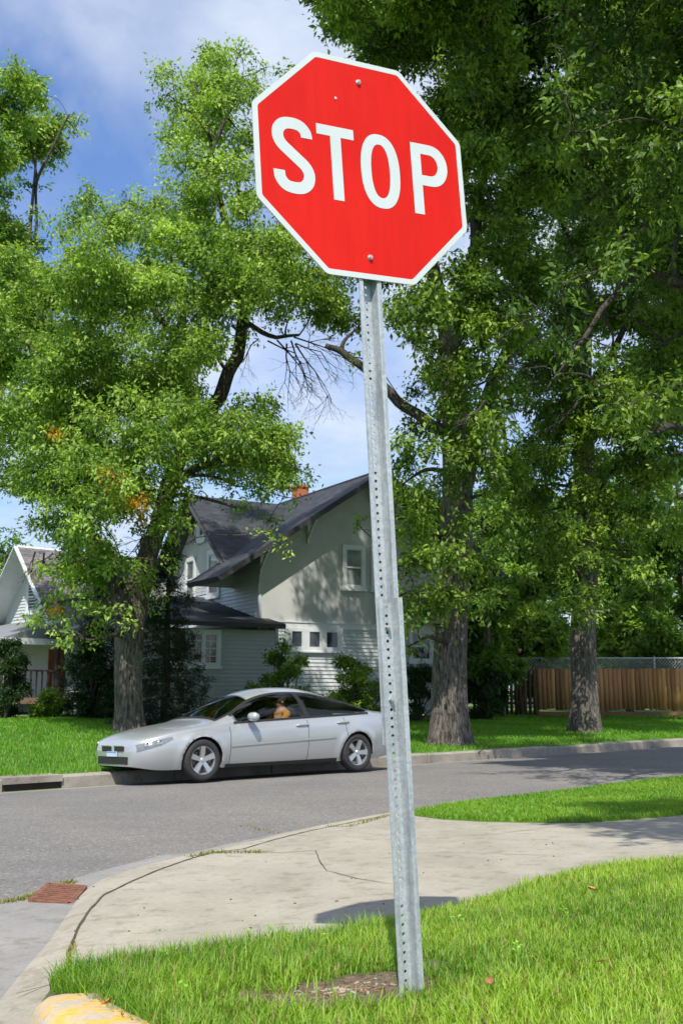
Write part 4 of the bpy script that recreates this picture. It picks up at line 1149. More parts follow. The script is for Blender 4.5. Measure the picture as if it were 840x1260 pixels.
# ------------------------------------------------------------------ left neighbour house
HC2 = at(36, 870, 39); HC2.z = .5
h2 = empty('neighbour_house', HC2, math.radians(43))
tag(h2, 'pale sided house with white trimmed gable and porch at the left edge', 'house')
RZ2 = 6.05; sl2 = 1.05
b = MB()
zf = lambda s_: RZ2 - abs(s_) * sl2
b.poly([(0, -2.2, 0), (0, 2.2, 0), (0, 2.2, zf(2.2) - .1), (0, 0, RZ2 - .12), (0, -2.2, zf(2.2) - .1)])
b.poly([(0, -2.2, 0), (0, -2.2, zf(2.2) - .1), (6, -2.2, zf(2.2) - .1), (6, -2.2, 0)]); b.poly([(0, 2.2, 0), (6, 2.2, 0), (6, 2.2, zf(2.2) - .1), (0, 2.2, zf(2.2) - .1)])
part('wall', b, M_LAPL, h2)
b = MB(); clap(b, (-.002, -2.2), (-.002, 2.2), 2.6, 5.9, (-1, 0), clip=lambda z: (max(0, .5 - (RZ2 - .15 - z) / sl2 / 4.4), min(1, .5 + (RZ2 - .15 - z) / sl2 / 4.4))); part('lap_siding', b, M_LAPL, h2)
r2 = roofslab('roof', [[(-.8, -2.75, zf(2.75)), (6.3, -2.75, zf(2.75)), (6.3, 0, RZ2), (-.8, 0, RZ2)], [(6.3, 2.75, zf(2.75)), (-.8, 2.75, zf(2.75)), (-.8, 0, RZ2), (6.3, 0, RZ2)]], M_ROOF2, h2, .10, M_WHITE)
b = MB()
for sg in (-1, 1): b.bar((-.82, 0, RZ2 - .06), (-.82, sg * 2.8, zf(2.8) - .06), .04, .2, (1, 0, 0))
b.bar((-.8, -2.78, zf(2.78) - .08), (6.3, -2.78, zf(2.78) - .08), .04, .2); part('rake_board', b, M_WHITE, h2)
window(-.45, .45, 3.7, 4.7, 's', 0, h2, fr=.12)
# porch
b = MB(); b.poly([(-3.0, -3.6, 2.45), (-3.0, 5, 2.45), (0, 5, 3.3), (0, -3.6, 3.3)]); b.poly([(-3, -3.6, 2.45), (0, -3.6, 3.3), (0, -3.6, 2.35), (-3, -3.6, 2.3)]); part('porch_roof', b, simple('porch_roof_grey', (.17, .18, .19), .8), h2)
b = MB(); b.bar((-3.03, -3.65, 2.38), (-3.03, 5, 2.38), .05, .2); b.bar((-3.0, -3.63, 2.38), (2.5, -3.63, 2.38), .05, .2); part('porch_fascia', b, M_WHITE, h2)
b = MB(); b.box((-3, -3.6, .35), (2.5, 5, .55)); part('porch_floor', b, simple('porch_wood', (.2, .13, .09), .8), h2)
M_POST = simple('dark_brown_post', (.05, .035, .03), .7)
for s_ in (-3.5, -1.4, .8, 3.0):
    b = MB(); b.box((-2.95, s_ - .08, .55), (-2.79, s_ + .08, 2.35)); part('porch_post', b, M_POST, h2)
for uu in (-.9, 1.1):
    b = MB(); b.box((uu, -3.58, .55), (uu + .15, -3.43, 2.35)); part('porch_post', b, M_POST, h2)
b = MB()
for i in range(40): s_ = -3.4 + i * .21; b.box((-2.9, s_, .62), (-2.86, s_ + .05, 1.42))
for i in range(26): u = -2.8 + i * .2; b.box((u, -3.55, .62), (u + .05, -3.51, 1.42))
b.box((-2.93, -3.5, 1.40), (-2.83, 5, 1.46)); b.box((-2.9, -3.58, 1.40), (2.4, -3.48, 1.46)); part('porch_railing', b, M_POST, h2)
b = MB(); b.box((-.5, -2.26, .6), (.3, -2.2, 2.2)); part('door', b, simple('orange_brown_door', (.30, .11, .04), .6), h2)
b = MB(); b.box((.7, -2.26, .7), (1.3, -2.2, 2.1)); part('door', b, M_WHITE, h2)
b = MB(); b.box((1.7, -2.26, .7), (2.1, -2.2, 2.1)); part('shutter', b, simple('orange_shutter', (.50, .17, .05), .6), h2)

# ------------------------------------------------------------------ fences
M_BOARD = mat_attr('cedar_boards', .8, 0, .2)
_nt = M_BOARD.node_tree; _b = [n for n in _nt.nodes if n.type == 'BSDF_PRINCIPLED'][0]
_a = [n for n in _nt.nodes if n.type == 'ATTRIBUTE'][0]
_nt.links.new(mix(_nt, 1, _a.outputs['Color'], ramp(_nt, noise(_nt, coords(_nt, (1, 1, .07)), 22, 5, .7), [(.3, (.65, .62, .6)), (.7, (1.15, 1.1, 1.05))]), 'MULTIPLY'), _b.inputs['Base Color'])
def boards(name, xs, y0, z0, z1, w, gap, base_c, parent, rnd, ybeh=0, ragged=.04):
    V = []; F = []; C = []; x = xs[0]
    while x < xs[1]:
        ww = w * rnd.uniform(.93, 1.05); za = z0 + rnd.uniform(-ragged, ragged); zb = z1 + rnd.uniform(-.012, .012); y = y0 + rnd.uniform(-.006, .006); tl = rnd.uniform(-.008, .008)
        k = len(V); V += [(x, y, za), (x + ww, y, za), (x + ww + tl, y, zb), (x + tl, y, zb), (x, y + .018, za), (x + ww, y + .018, za), (x + ww + tl, y + .018, zb), (x + tl, y + .018, zb)]
        for q in ((0, 1, 2, 3), (5, 4, 7, 6), (0, 3, 7, 4), (1, 5, 6, 2), (3, 2, 6, 7), (0, 4, 5, 1)): F += [k + i for i in q]
        g_ = rnd.uniform(.5, 1.3); c = [base_c[0] * g_ * rnd.uniform(.92, 1.08), base_c[1] * g_, base_c[2] * g_ * rnd.uniform(.85, 1.1)]; C += [c] * 8
        x += ww + gap
    return mesh_np(name, np.array(V), np.array(F), np.full(len(F) // 4, 4), np.array(C), M_BOARD, parent)
FY = 36.0
fz = .48
fl = at(662, 878, FY); fl.z = fz
f1 = empty('board_fence', fl); tag(f1, 'weathered brown solid board fence behind the right trunk with a sagging bottom edge', 'fence')
xe = at(905, 878, FY).x - fl.x
rnd = random.Random(12)
zt_f = at(740, 823, FY).z - fz
boards('boards', (0, xe), 0, .16, zt_f, .145, .006, (.38, .20, .085), f1, rnd)
x = 0.0
while x < xe + .1:
    b = MB(); b.box((x - .05, .03, -.1), (x + .05, .13, zt_f + (.12 if x == 0 else .02))); b.build('post', simple('fence_post', (.20, .11, .05), .85, var=.3, sc=10), f1); x += 2.3
b = MB(); b.box((0, .02, .35), (xe, .06, .44)); b.box((0, .02, zt_f - .25), (xe, .06, zt_f - .16)); b.box((0, -.01, -.02), (xe, .03, .10)); b.build('rail', simple('fence_rail', (.17, .09, .045), .85), f1)
# chain link above/behind
cf = empty('chain_link_fence', Vector((fl.x, FY + .8, fz))); tag(cf, 'grey chain link fence rising just above the brown board fence', 'fence')
ztc = at(740, 810, FY + .8).z - fz
b = MB(); step = .11; x = -1.2
zlo = ztc - .62
while x < xe + .8:
    b.bar((x, 0, zlo), (x + .62 * .9, 0, ztc), .010, .010); b.bar((x + .62 * .9, .012, zlo), (x, .012, ztc), .010, .010); x += step
b.build('mesh_wire', simple('grey_wire', (.34, .36, .36), .5, .5), cf)
b = MB(); b.tube([(-1.2, 0, ztc), (xe + 1, 0, ztc)], .022, 6); b.build('top_rail', M_GALV, cf)
x = -1
while x < xe + 1:
    b = MB(); b.tube([(x, 0, -.2), (x, 0, ztc + .05)], .03, 8); b.build('post', M_GALV, cf); x += 2.6
# dark picket fence to the left
pf0 = at(582, 880, FY - .4); pf0.z = fz
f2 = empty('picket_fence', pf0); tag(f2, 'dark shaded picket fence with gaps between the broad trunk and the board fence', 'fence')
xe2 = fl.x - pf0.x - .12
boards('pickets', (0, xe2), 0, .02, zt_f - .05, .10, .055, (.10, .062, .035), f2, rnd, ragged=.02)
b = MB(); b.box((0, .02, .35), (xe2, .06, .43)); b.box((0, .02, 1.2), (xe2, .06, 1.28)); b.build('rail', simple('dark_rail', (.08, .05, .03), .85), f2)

# white neighbour building glimpse behind right trunk
sh = empty('white_garage', gpt(705, 52)); tag(sh, 'pale garage glimpsed through leaves behind the board fence', 'garage')
b = MB(); b.box((-2.2, 0, 0), (2.2, 5, 2.6)); b.build('wall', M_LAPL, sh)
roofslab('roof', [[(-2.5, -.3, 2.6), (2.5, -.3, 2.6), (2.5, 2.5, 4.0), (-2.5, 2.5, 4.0)], [(2.5, 5.3, 2.6), (-2.5, 5.3, 2.6), (-2.5, 2.5, 4.0), (2.5, 2.5, 4.0)]], M_ROOF, sh, .12)
b = MB(); b.box((-1.3, -.04, 0), (1.3, 0, 2.1)); b.build('garage_door', M_WHITE, sh)

# ------------------------------------------------------------------ stop sign
SC = Vector((.0724, 3.1887, 2.949)); SX = Vector((.8967, .4392, .0548)).normalized(); SU = Vector((-.0614, .0009, .9981))
SY = SU.cross(SX).normalized(); SU = SX.cross(SY).normalized()
W_ = .762
base = at(502.5, 1217, 3.185)
root = empty('stop_sign', base)
tag(root, 'red octagonal STOP sign with white border on a leaning galvanised steel channel post', 'stop sign')
PM = Matrix(((SX.x, SY.x, SU.x, SC.x - base.x), (SX.y, SY.y, SU.y, SC.y - base.y), (SX.z, SY.z, SU.z, SC.z - base.z), (0, 0, 0, 1)))
def octo(hw, r, n=5):
    """rounded octagon outline, half width hw"""
    t8 = math.tan(PI / 8); pts = []
    R_ = hw / math.cos(PI / 8)
    for i in range(8):
        a = PI / 8 + i * PI / 4
        v_ = Vector((R_ * math.cos(a), R_ * math.sin(a))); dirv = v_.normalized()
        c_ = dirv * (R_ - r / math.cos(PI / 8))
        for k in range(n):
            b_ = a - PI / 8 + PI / 4 * k / (n - 1); pts.append((c_.x + r * math.cos(b_), c_.y + r * math.sin(b_)))
    return pts
def plate(outline, y0, y1, hole=None):
    b = MB(); n = len(outline)
    if hole is None:
        b.poly([(x, y0, z) for x, z in outline]); b.poly([(x, y1, z) for x, z in outline][::-1])
    else:
        for i in range(n):
            j = (i + 1) % n
            b.poly([(outline[i][0], y0, outline[i][1]), (outline[j][0], y0, outline[j][1]), (hole[j][0], y0, hole[j][1]), (hole[i][0], y0, hole[i][1])])
            b.poly([(hole[i][0], y0, hole[i][1]), (hole[j][0], y0, hole[j][1]), (hole[j][0], y1, hole[j][1]), (hole[i][0], y1, hole[i][1])])
    for i in range(n):
        j = (i + 1) % n; b.poly([(outline[i][0], y0, outline[i][1]), (outline[i][0], y1, outline[i][1]), (outline[j][0], y1, outline[j][1]), (outline[j][0], y0, outline[j][1])])
    return b
m, nt, bb, out = newmat('red_sheeting'); v = coords(nt)
spots = nt.nodes.new('ShaderNodeTexVoronoi'); spots.inputs['Scale'].default_value = 5.2; nt.links.new(v, spots.inputs['Vector'])
c = ramp(nt, noise(nt, v, 2.2, 4), [(.3, (.56, .009, .004)), (.7, (.63, .012, .005))])
c = mix(nt, ramp(nt, spots.outputs['Distance'], [(.012, (.30,) * 3), (.05, (0, 0, 0))]), c, (.45, .03, .02))
c = mix(nt, ramp(nt, noise(nt, v, 60, 6, .8), [(.70, (0, 0, 0)), (.76, (.35,) * 3)]), c, (.75, .3, .25))
c = mix(nt, .6, c, mix(nt, 1, c, ramp(nt, noise(nt, coords(nt, (6, 6, .8)), 3.5, 6, .7), [(.3, (.82, .75, .75)), (.55, (1, 1, 1)), (.75, (1.08, 1.25, 1.2))]), 'MULTIPLY'))
nt.links.new(ramp(nt, noise(nt, coords(nt, (4, 4, 1)), 4, 6, .7), [(.3, (.28,) * 3), (.7, (.5,) * 3)]), bb.inputs['Roughness'])
nt.links.new(c, bb.inputs['Base Color']); bb.inputs['Specular IOR Level'].default_value = .2
bump(nt, bb, noise(nt, v, 3.0, 3), .08, .01)
M_RED = m
M_SW = simple('white_sheeting', (.53, .58, .59), .4, var=.05, sc=5)
M_ALU = simple('aluminium', (.5, .5, .5), .5, .8, var=.1)
panel = plate(octo(W_ / 2, .030), 0, .0025).build('sign_panel', M_ALU, root); panel.matrix_local = PM
face = plate(octo(W_ / 2 * .952, .018), -.0008, -.0001).build('red_face', M_RED, panel)
brd = plate(octo(W_ / 2 - .0005, .030), -.0012, -.0001, octo(W_ / 2 * .952 - .0003, .017)).build('border', M_SW, panel)
def ribbon_poly(pts, w, k=8):
    P = [Vector(p) for p in pts]; L = []
    for i in range(len(P) - 1):
        p0, p1, p2, p3 = P[max(i - 1, 0)], P[i], P[i + 1], P[min(i + 2, len(P) - 1)]
        for j in range(k):
            t = j / k; L.append(.5 * ((2 * p1) + (p2 - p0) * t + (2 * p0 - 5 * p1 + 4 * p2 - p3) * t * t + (3 * p1 - p0 - 3 * p2 + p3) * t ** 3))
    L.append(P[-1]); A = []; B_ = []
    for i, p in enumerate(L):
        d = (L[min(i + 1, len(L) - 1)] - L[max(i - 1, 0)]).normalized()
        if i in (0, len(L) - 1): d = Vector((0, 1)) if i == 0 else Vector((0, 1))
        s_ = Vector((-d.y, d.x)); A.append(p + s_ * w / 2); B_.append(p - s_ * w / 2)
    return A, B_
def glyph(name, quads=None, ring=None):
    b = MB(); y = -.0016; y1 = -.0007
    for q in quads or []:
        b.poly([(x * W_, y, z * W_) for x, z in q])
        n = len(q)
        for i in range(n):
            j = (i + 1) % n; b.poly([(q[i][0] * W_, y, q[i][1] * W_), (q[i][0] * W_, y1, q[i][1] * W_), (q[j][0] * W_, y1, q[j][1] * W_), (q[j][0] * W_, y, q[j][1] * W_)])
    return b
# S
A, B_ = ribbon_poly([(-.262, .087), (-.268, .114), (-.291, .137), (-.328, .1435), (-.365, .136), (-.389, .110), (-.393, .077), (-.379, .046), (-.346, .017), (-.310, -.012), (-.276, -.041), (-.260, -.074), (-.266, -.112), (-.291, -.137), (-.328, -.1435), (-.366, -.136), (-.390, -.108), (-.395, -.073)], .051)
b = MB(); y = -.0016
n_ = len(A)
for i in range(n_ - 1): b.poly([(A[i].x * W_, y, A[i].y * W_), (A[i + 1].x * W_, y, A[i + 1].y * W_), (B_[i + 1].x * W_, y, B_[i + 1].y * W_), (B_[i].x * W_, y, B_[i].y * W_)])
b.build('letter', M_SW, face, fix=False)
glyph('T', [[(-.215, .1667), (-.041, .1667), (-.041, .120), (-.1035, .120), (-.1035, -.1667), (-.1525, -.1667), (-.1525, .120), (-.215, .120)]]).build('letter', M_SW, face, fix=False)
def sel(cx, hw, hh, n, k=64): return [(cx + hw * math.copysign(abs(math.cos(t)) ** (2 / n), math.cos(t)), hh * math.copysign(abs(math.sin(t)) ** (2 / n), math.sin(t))) for t in [2 * PI * i / k for i in range(k)]]
def ringglyph(o_, i_):
    b = MB()
    for k in range(len(o_)):
        j = (k + 1) % len(o_); b.poly([(o_[k][0] * W_, y, o_[k][1] * W_), (o_[j][0] * W_, y, o_[j][1] * W_), (i_[j][0] * W_, y, i_[j][1] * W_), (i_[k][0] * W_, y, i_[k][1] * W_)])
    return b
ringglyph(sel(.0800, .0945, .1705, 2.35), sel(.0800, .0450, .1235, 2.35)).build('letter', M_SW, face, fix=False)
o_ = [(.286, .1667)]; i_ = [(.286, .119)]
K = 24
for k in range(K + 1):
    t = PI / 2 - PI * k / K
    o_.append((.330 + .090 * max(0, math.cos(t)) ** .9, .0690 + .0977 * math.sin(t))); i_.append((.326 + .044 * max(0, math.cos(t)) ** .9, .0690 + .050 * math.sin(t)))
o_.append((.286, -.0287)); i_.append((.286, .019))
b = MB(); b.poly([(x * W_, y, z * W_) for x, z in ((.237, .1667), (.286, .1667), (.286, -.1667), (.237, -.1667))])
for k in range(len(o_) - 1): b.poly([(o_[k][0] * W_, y, o_[k][1] * W_), (o_[k + 1][0] * W_, y, o_[k + 1][1] * W_), (i_[k + 1][0] * W_, y, i_[k + 1][1] * W_), (i_[k][0] * W_, y, i_[k][1] * W_)])
b.build('letter', M_SW, face, fix=False)
# bolts
M_BOLT = simple('zinc_bolt', (.62, .60, .56), .35, .8, var=.25, sc=60)
def bolt(x, z, parent, y=-.001):
    b = MB(); M4 = Matrix.Translation((x, y, z))
    b.lathe([(0, -.0035), (.0085, -.0035), (.0095, -.0005), (.0095, .0)], 20, 'y', 0, M4)
    hx = [(.0062 * math.cos(PI / 3 * i + .3), .0062 * math.sin(PI / 3 * i + .3)) for i in range(6)]
    b.poly([(x + a, y - .009, z + c) for a, c in hx])
    for i in range(6): j = (i + 1) % 6; b.poly([(x + hx[i][0], y - .009, z + hx[i][1]), (x + hx[i][0], y - .003, z + hx[i][1]), (x + hx[j][0], y - .003, z + hx[j][1]), (x + hx[j][0], y - .009, z + hx[j][1])])
    return b.build('bolt', M_BOLT, parent)
bolt(0, .399 * W_, panel); bolt(-.001, -.403 * W_, panel)
b = MB(); b.lathe([(0, -.002), (.0042, -.002), (.0042, 0)], 12, 'y', 0, Matrix.Translation((-.115 * W_, -.0008, .301 * W_))); b.build('pin_hole', M_SW, panel)

# channel post
topd = ray(456.0, 352); pl_n = -SY; plp = SC + SY * .004
tt = (plp - Vector((0, 0, CAMZ))).dot(pl_n) / topd.dot(pl_n); PT = Vector((0, 0, CAMZ)) + topd * tt
PU = (PT - base).normalized(); PYv = (SY - PU * SY.dot(PU)).normalized(); PX = PYv.cross(PU).normalized()
Lp = (PT - base).length
def postM(off): 
    o = PYv * off
    return Matrix(((PX.x, PYv.x, PU.x, o.x), (PX.y, PYv.y, PU.y, o.y), (PX.z, PYv.z, PU.z, o.z), (0, 0, 0, 1)))
def channel(z0, z1, t=.0034, fo=.0395, fi=.0245, wb=.0165, dp=.034):
    b = MB()
    # flange + side, both sides, as strips with thickness (z segments for shading variety)
    for sg in (-1, 1):
        path = [(fo, .003), (fo - .001, 0), (fi + .002, 0), (fi, .002), (wb + .001, dp - .003), (wb, dp)]
        back = [(fo + .0002, .003 + t * .6), (fo - .001, t), (fi + .003, t), (fi + t, .004), (wb + t + .001, dp - .001), (wb + .0, dp + t)]
        seg = max(1, int((z1 - z0) / .4))
        for k in range(seg):
            za, zb = lerp(z0, z1, k / seg), lerp(z0, z1, (k + 1) / seg)
            for i in range(5):
                p, q = path[i], path[i + 1]; b.poly([(sg * p[0], p[1], za), (sg * q[0], q[1], za), (sg * q[0], q[1], zb), (sg * p[0], p[1], zb)])
                p, q = back[i], back[i + 1]; b.poly([(sg * p[0], p[1], zb), (sg * q[0], q[1], zb), (sg * q[0], q[1], za), (sg * p[0], p[1], za)])
            b.poly([(sg * path[0][0], path[0][1], za), (sg * path[0][0], path[0][1], zb), (sg * back[0][0], back[0][1], zb), (sg * back[0][0], back[0][1], za)])
        for z in (z0, z1):
            for i in range(5): b.poly([(sg * path[i][0], path[i][1], z), (sg * path[i + 1][0], path[i + 1][1], z), (sg * back[i + 1][0], back[i + 1][1], z), (sg * back[i][0], back[i][1], z)])
    r = .0050; s_ = .0254; z = z0; n = 12
    sq = lambda a, zc: (max(-wb, min(wb, wb * 1.0 * max(-1, min(1, math.cos(a) * 1.4142)))), zc + (s_ / 2) * max(-1, min(1, math.sin(a) * 1.4142)))
    while z + s_ <= z1 + 1e-6:
        zc = z + s_ / 2
        for yy in (dp, dp + t):
            for k in range(n):
                a0 = 2 * PI * (k + .5) / n; a1 = 2 * PI * (k + 1.5) / n
                e0, e1 = sq(a0, zc), sq(a1, zc); h0 = (r * math.cos(a0), zc + r * math.sin(a0)); h1 = (r * math.cos(a1), zc + r * math.sin(a1))
                b.poly([(e0[0], yy, e0[1]), (e1[0], yy, e1[1]), (h1[0], yy, h1[1]), (h0[0], yy, h0[1])])
                # square corner filler
                cx = (math.copysign(wb, e0[0]), zc + math.copysign(s_ / 2, e0[1] - zc))
                if abs(abs(e0[0]) - wb) < 1e-6 and abs(abs(e1[1] - zc) - s_ / 2) < 1e-6 or abs(abs(e1[0]) - wb) < 1e-6 and abs(abs(e0[1] - zc) - s_ / 2) < 1e-6:
                    am = (a0 + a1) / 2; c_ = (math.copysign(wb, math.cos(am)), zc + math.copysign(s_ / 2, math.sin(am)))
                    b.poly([(e0[0], yy, e0[1]), (c_[0], yy, c_[1]), (e1[0], yy, e1[1])])
                if yy == dp: b.poly([(h0[0], dp, h0[1]), (h1[0], dp, h1[1]), (h1[0], dp + t, h1[1]), (h0[0], dp + t, h0[1])])
        z += s_
    return b
def zfor(py, off):
    best = None
    for i in range(4000):
        z = i * .0008; p = base + PYv * off + PU * z; q = p - Vector((0, 0, CAMZ))
        dep = q.y * math.cos(TH) + q.z * math.sin(TH); up_ = -q.y * math.sin(TH) + q.z * math.cos(TH); yy = 630 - FPX * up_ / dep
        if best is None or abs(yy - py) < best[0]: best = (abs(yy - py), z)
    return best[1]
OFU = .021
zl_top = zfor(736, 0); zu_bot = zfor(916, OFU)
# the front plane of the upper post touches the sign back, the stub sits nested in front of it
up_top = Lp + .62
PTo = (PT - base) - PU * Lp
upo = channel(zu_bot, up_top).build('upper_post', M_GALV, root, fix=False); upo.matrix_local = Matrix.Translation(PYv * 0.0) @ postM(OFU * 0 + .0)
lo = channel(-.35, zl_top, fo=.0400).build('ground_post', M_GALV, root, fix=False); lo.matrix_local = postM(-OFU)
for py in (772, 862):
    z = zfor(py, 0.0)
    b = MB(); b.lathe([(0, -.014), (.0075, -.014), (.0085, -.006), (.0085, .0)], 6, 'y', 0, Matrix.Translation((0, .034, z)))
    b.lathe([(0, -.020), (.0042, -.020), (.0045, -.014)], 10, 'y', 0, Matrix.Translation((0, .034, z)))
    bo = b.build('bolt', M_BOLT, lo, fix=False)

# ------------------------------------------------------------------ silver car
def ip(tab, x):
    if x <= tab[0][0]: return tab[0][1]
    for i in range(len(tab) - 1):
        x0, y0 = tab[i]; x1, y1 = tab[i + 1]
        if x <= x1:
            t = (x - x0) / (x1 - x0)
            m0 = (y1 - tab[i - 1][1]) / (x1 - tab[i - 1][0]) if i > 0 else (y1 - y0) / (x1 - x0)
            m1 = (tab[i + 2][1] - y0) / (tab[i + 2][0] - x0) if i + 2 < len(tab) else (y1 - y0) / (x1 - x0)
            h = x1 - x0; t2 = t * t; t3 = t2 * t
            return (2 * t3 - 3 * t2 + 1) * y0 + (t3 - 2 * t2 + t) * h * m0 + (-2 * t3 + 3 * t2) * y1 + (t3 - t2) * h * m1
    return tab[-1][1]
CL = 4.78
TOPC = [(0, .60), (.06, .68), (.25, .775), (.6, .86), (1.0, .93), (1.17, .965), (1.3, 1.02), (1.65, 1.22), (2.0, 1.39), (2.35, 1.485), (2.75, 1.51), (3.15, 1.485), (3.6, 1.37), (3.95, 1.23), (4.2, 1.125), (4.4, 1.08), (4.62, 1.06), (4.72, 1.04), (4.78, .97)]
BELT = [(0, .56), (.06, .62), (.25, .68), (.6, .76), (1.0, .82), (1.5, .865), (2.5, .915), (3.5, .955), (4.2, .985), (4.62, .97), (4.78, .88)]
HW = [(0, .50), (.03, .58), (.1, .68), (.25, .78), (.5, .845), (.9, .885), (1.6, .885), (2.6, .89), (3.4, .89), (3.9, .895), (4.3, .86), (4.55, .80), (4.7, .72), (4.78, .62)]
BOT = [(0, .27), (.3, .21), (.6, .20), (4.1, .20), (4.5, .24), (4.78, .30)]
KZ, KY = .87, .93
TOPC = [(a, c * KZ) for a, c in TOPC]; BELT = [(a, c * KZ) for a, c in BELT]; BOT = [(a, c * KZ) for a, c in BOT]; HW = [(a, c * KY) for a, c in HW]
WX = (.96, 3.81); WR = .29; AR = .325
NLO, NUP = 20, 26
def csec(x, j):
    """j in 0..NLO lower side, NLO..NLO+NUP upper to the centre; returns (halfwidth y, z)"""
    zb = ip(BELT, x); zc = ip(TOPC, x); hw = ip(HW, x); z0 = ip(BOT, x)
    if j <= NLO:
        t = j / NLO; z = lerp(z0, zb, t)
        y = hw * (1 - .10 * (1 - t) ** 3.0 - .0 * t) + .018 * math.sin(PI * min(1, t * 1.05)) - .035 * max(0, t - .82) / .18 * 1.0
        # wheel arch flare
        for wx in WX:
            d = math.hypot(x - wx, z - WR)
            y += .018 * math.exp(-((d - AR - .03) / .06) ** 2) * (1 if z < .8 else 0)
        return y, z
    t = (j - NLO) / NUP; h = max(.004, zc - zb)
    n = 2.35; a = t * PI / 2
    y0, _ = csec(x, NLO)
    gh = min(1, max(0, (h - .18) / .25))
    y = y0 * math.cos(a) ** (2 / n); z = zb + h * math.sin(a) ** (2 / n)
    # tumblehome for the greenhouse
    f = (z - zb) / h
    y *= 1 - gh * .24 * min(1, f * 1.1)
    return y, z
def jz(x, zt_):
    lo_, hi_ = NLO, NLO + NUP
    for _ in range(30):
        m_ = (lo_ + hi_) / 2
        if csec(x, m_)[1] < zt_: lo_ = m_
        else: hi_ = m_
    return lo_
def wbot(x): return ip(BELT, x) + .035
def wtop(x):
    return ip(TOPC, x) - .085
NX = 190
xs = [CL * i / NX for i in range(NX + 1)]
V = []; idx = {}
def in_window(x, z):
    return 1.57 < x < 4.02 and wbot(x) + .02 < z < wtop(x) - .02
WSJ = lambda x: NLO + NUP * .42
def in_wscreen(x, j): return (1.31 < x < 1.96 and j > WSJ(x) + 1) or (3.52 < x < 4.16 and j > WSJ(x) + 1)
def carside(sg, V, F, V0):
    NJ = NLO + NUP
    for i, x in enumerate(xs):
        for j in range(NJ + 1):
            y_, z_ = csec(x, j)
            xx = x
            if j <= NLO:
                for wx in WX:
                    d = math.hypot(x - wx, z_ - WR)
                    if AR - .025 < d < AR + .025 and z_ > ip(BOT, x) - .01:
                        k = AR / d; xx = wx + (x - wx) * k; z_ = WR + (z_ - WR) * k
            # round the nose/tail towards the centre
            V.append((xx, sg * y_, z_))
    for i in range(NX):
        for j in range(NJ):
            x = (xs[i] + xs[i + 1]) / 2; y_, z_ = csec(x, j + .5)
            if j < NLO and any(math.hypot(x - wx, z_ - WR) < AR for wx in WX): continue
            if j >= NLO and (in_window(x, z_) or in_wscreen(x, j)): continue
            a = V0 + i * (NJ + 1) + j
            F.append((a, a + NJ + 1, a + NJ + 2, a + 1))
M_PAINT, nt, bb, out = newmat('silver_paint')
bb.inputs['Base Color'].default_value = (.50, .52, .53, 1); bb.inputs['Metallic'].default_value = .55; bb.inputs['Roughness'].default_value = .32; bb.inputs['Coat Weight'].default_value = .8; bb.inputs['Coat Roughness'].default_value = .05
v = coords(nt); bump(nt, bb, noise(nt, v, 900, 1), .03, .001)
nt.links.new(mix(nt, ramp(nt, noise(nt, coords(nt, (.6, .6, 4)), 2.0, 5), [(.4, (0, 0, 0)), (.8, (.35,) * 3)]), (.50, .52, .535), (.40, .40, .385)), bb.inputs['Base Color'])
M_BLK = simple('black_plastic', (.015, .015, .016), .5, var=.2)
M_TYRE = simple('tyre_rubber', (.022, .022, .023), .8, var=.3, sc=30)
M_RIM = simple('alloy_rim', (.55, .56, .57), .3, .8, var=.1)
M_CGL = mat_glass('car_glass', (.62, .70, .67))
M_CHR = simple('chrome', (.8, .8, .8), .08, 1, var=.02)
M_HL = simple('headlight_lens', (.16, .17, .18), .12, 0, var=.15, sc=20)
M_TL = simple('tail_light_red', (.35, .015, .02), .15, 0, var=.2)
M_SEAT = simple('dark_seat_cloth', (.04, .04, .045), .9)
M_DASH = simple('dark_dash', (.03, .03, .032), .8)
wf = Vector(hit(248, 964, RD)); wr = Vector(hit(440, 951, RD))
dr = (wr - wf); wb_meas = dr.length; dr.normalize()
ang = math.atan2(dr.y, dr.x); mid = (wf + wr) / 2
def carw(x, y):
    return Vector((mid.x + dr.x * (x - 2.385) - dr.y * (y + .80), mid.y + dr.y * (x - 2.385) + dr.x * (y + .80)))
o0 = carw(0, 0)
zr0 = RD(*carw(.96, -.8)); zr1 = RD(*carw(3.81, -.8)); zfar = RD(*carw(2.4, .8))
pitch = math.atan2(zr1 - zr0, 2.85)
car = empty('silver_car', (o0.x, o0.y, (zr0 + zr1) / 2 - math.tan(pitch) * 2.385 + .0), rot=(math.atan2(zfar - (zr0 + zr1) / 2, 1.6), -pitch, ang))
tag(car, 'silver four door sedan driving left along the street in front of the house', 'car')
V = []; F = []
carside(-1, V, F, 0); n0 = len(V); F2 = []; carside(1, V, F2, n0); F += [f[::-1] for f in F2]
NJ = NLO + NUP
for i0 in (0, NX):      # nose and tail caps
    a = [i0 * (NJ + 1) + j for j in range(NJ + 1)]; c = [n0 + q for q in a]
    for j in range(NJ): F.append((a[j], a[j + 1], c[j + 1], c[j]))
b = MB(); b.v = V; b.f = F; b.m = [0] * len(F)
body = b.build('body', M_PAINT, car, smooth=True)
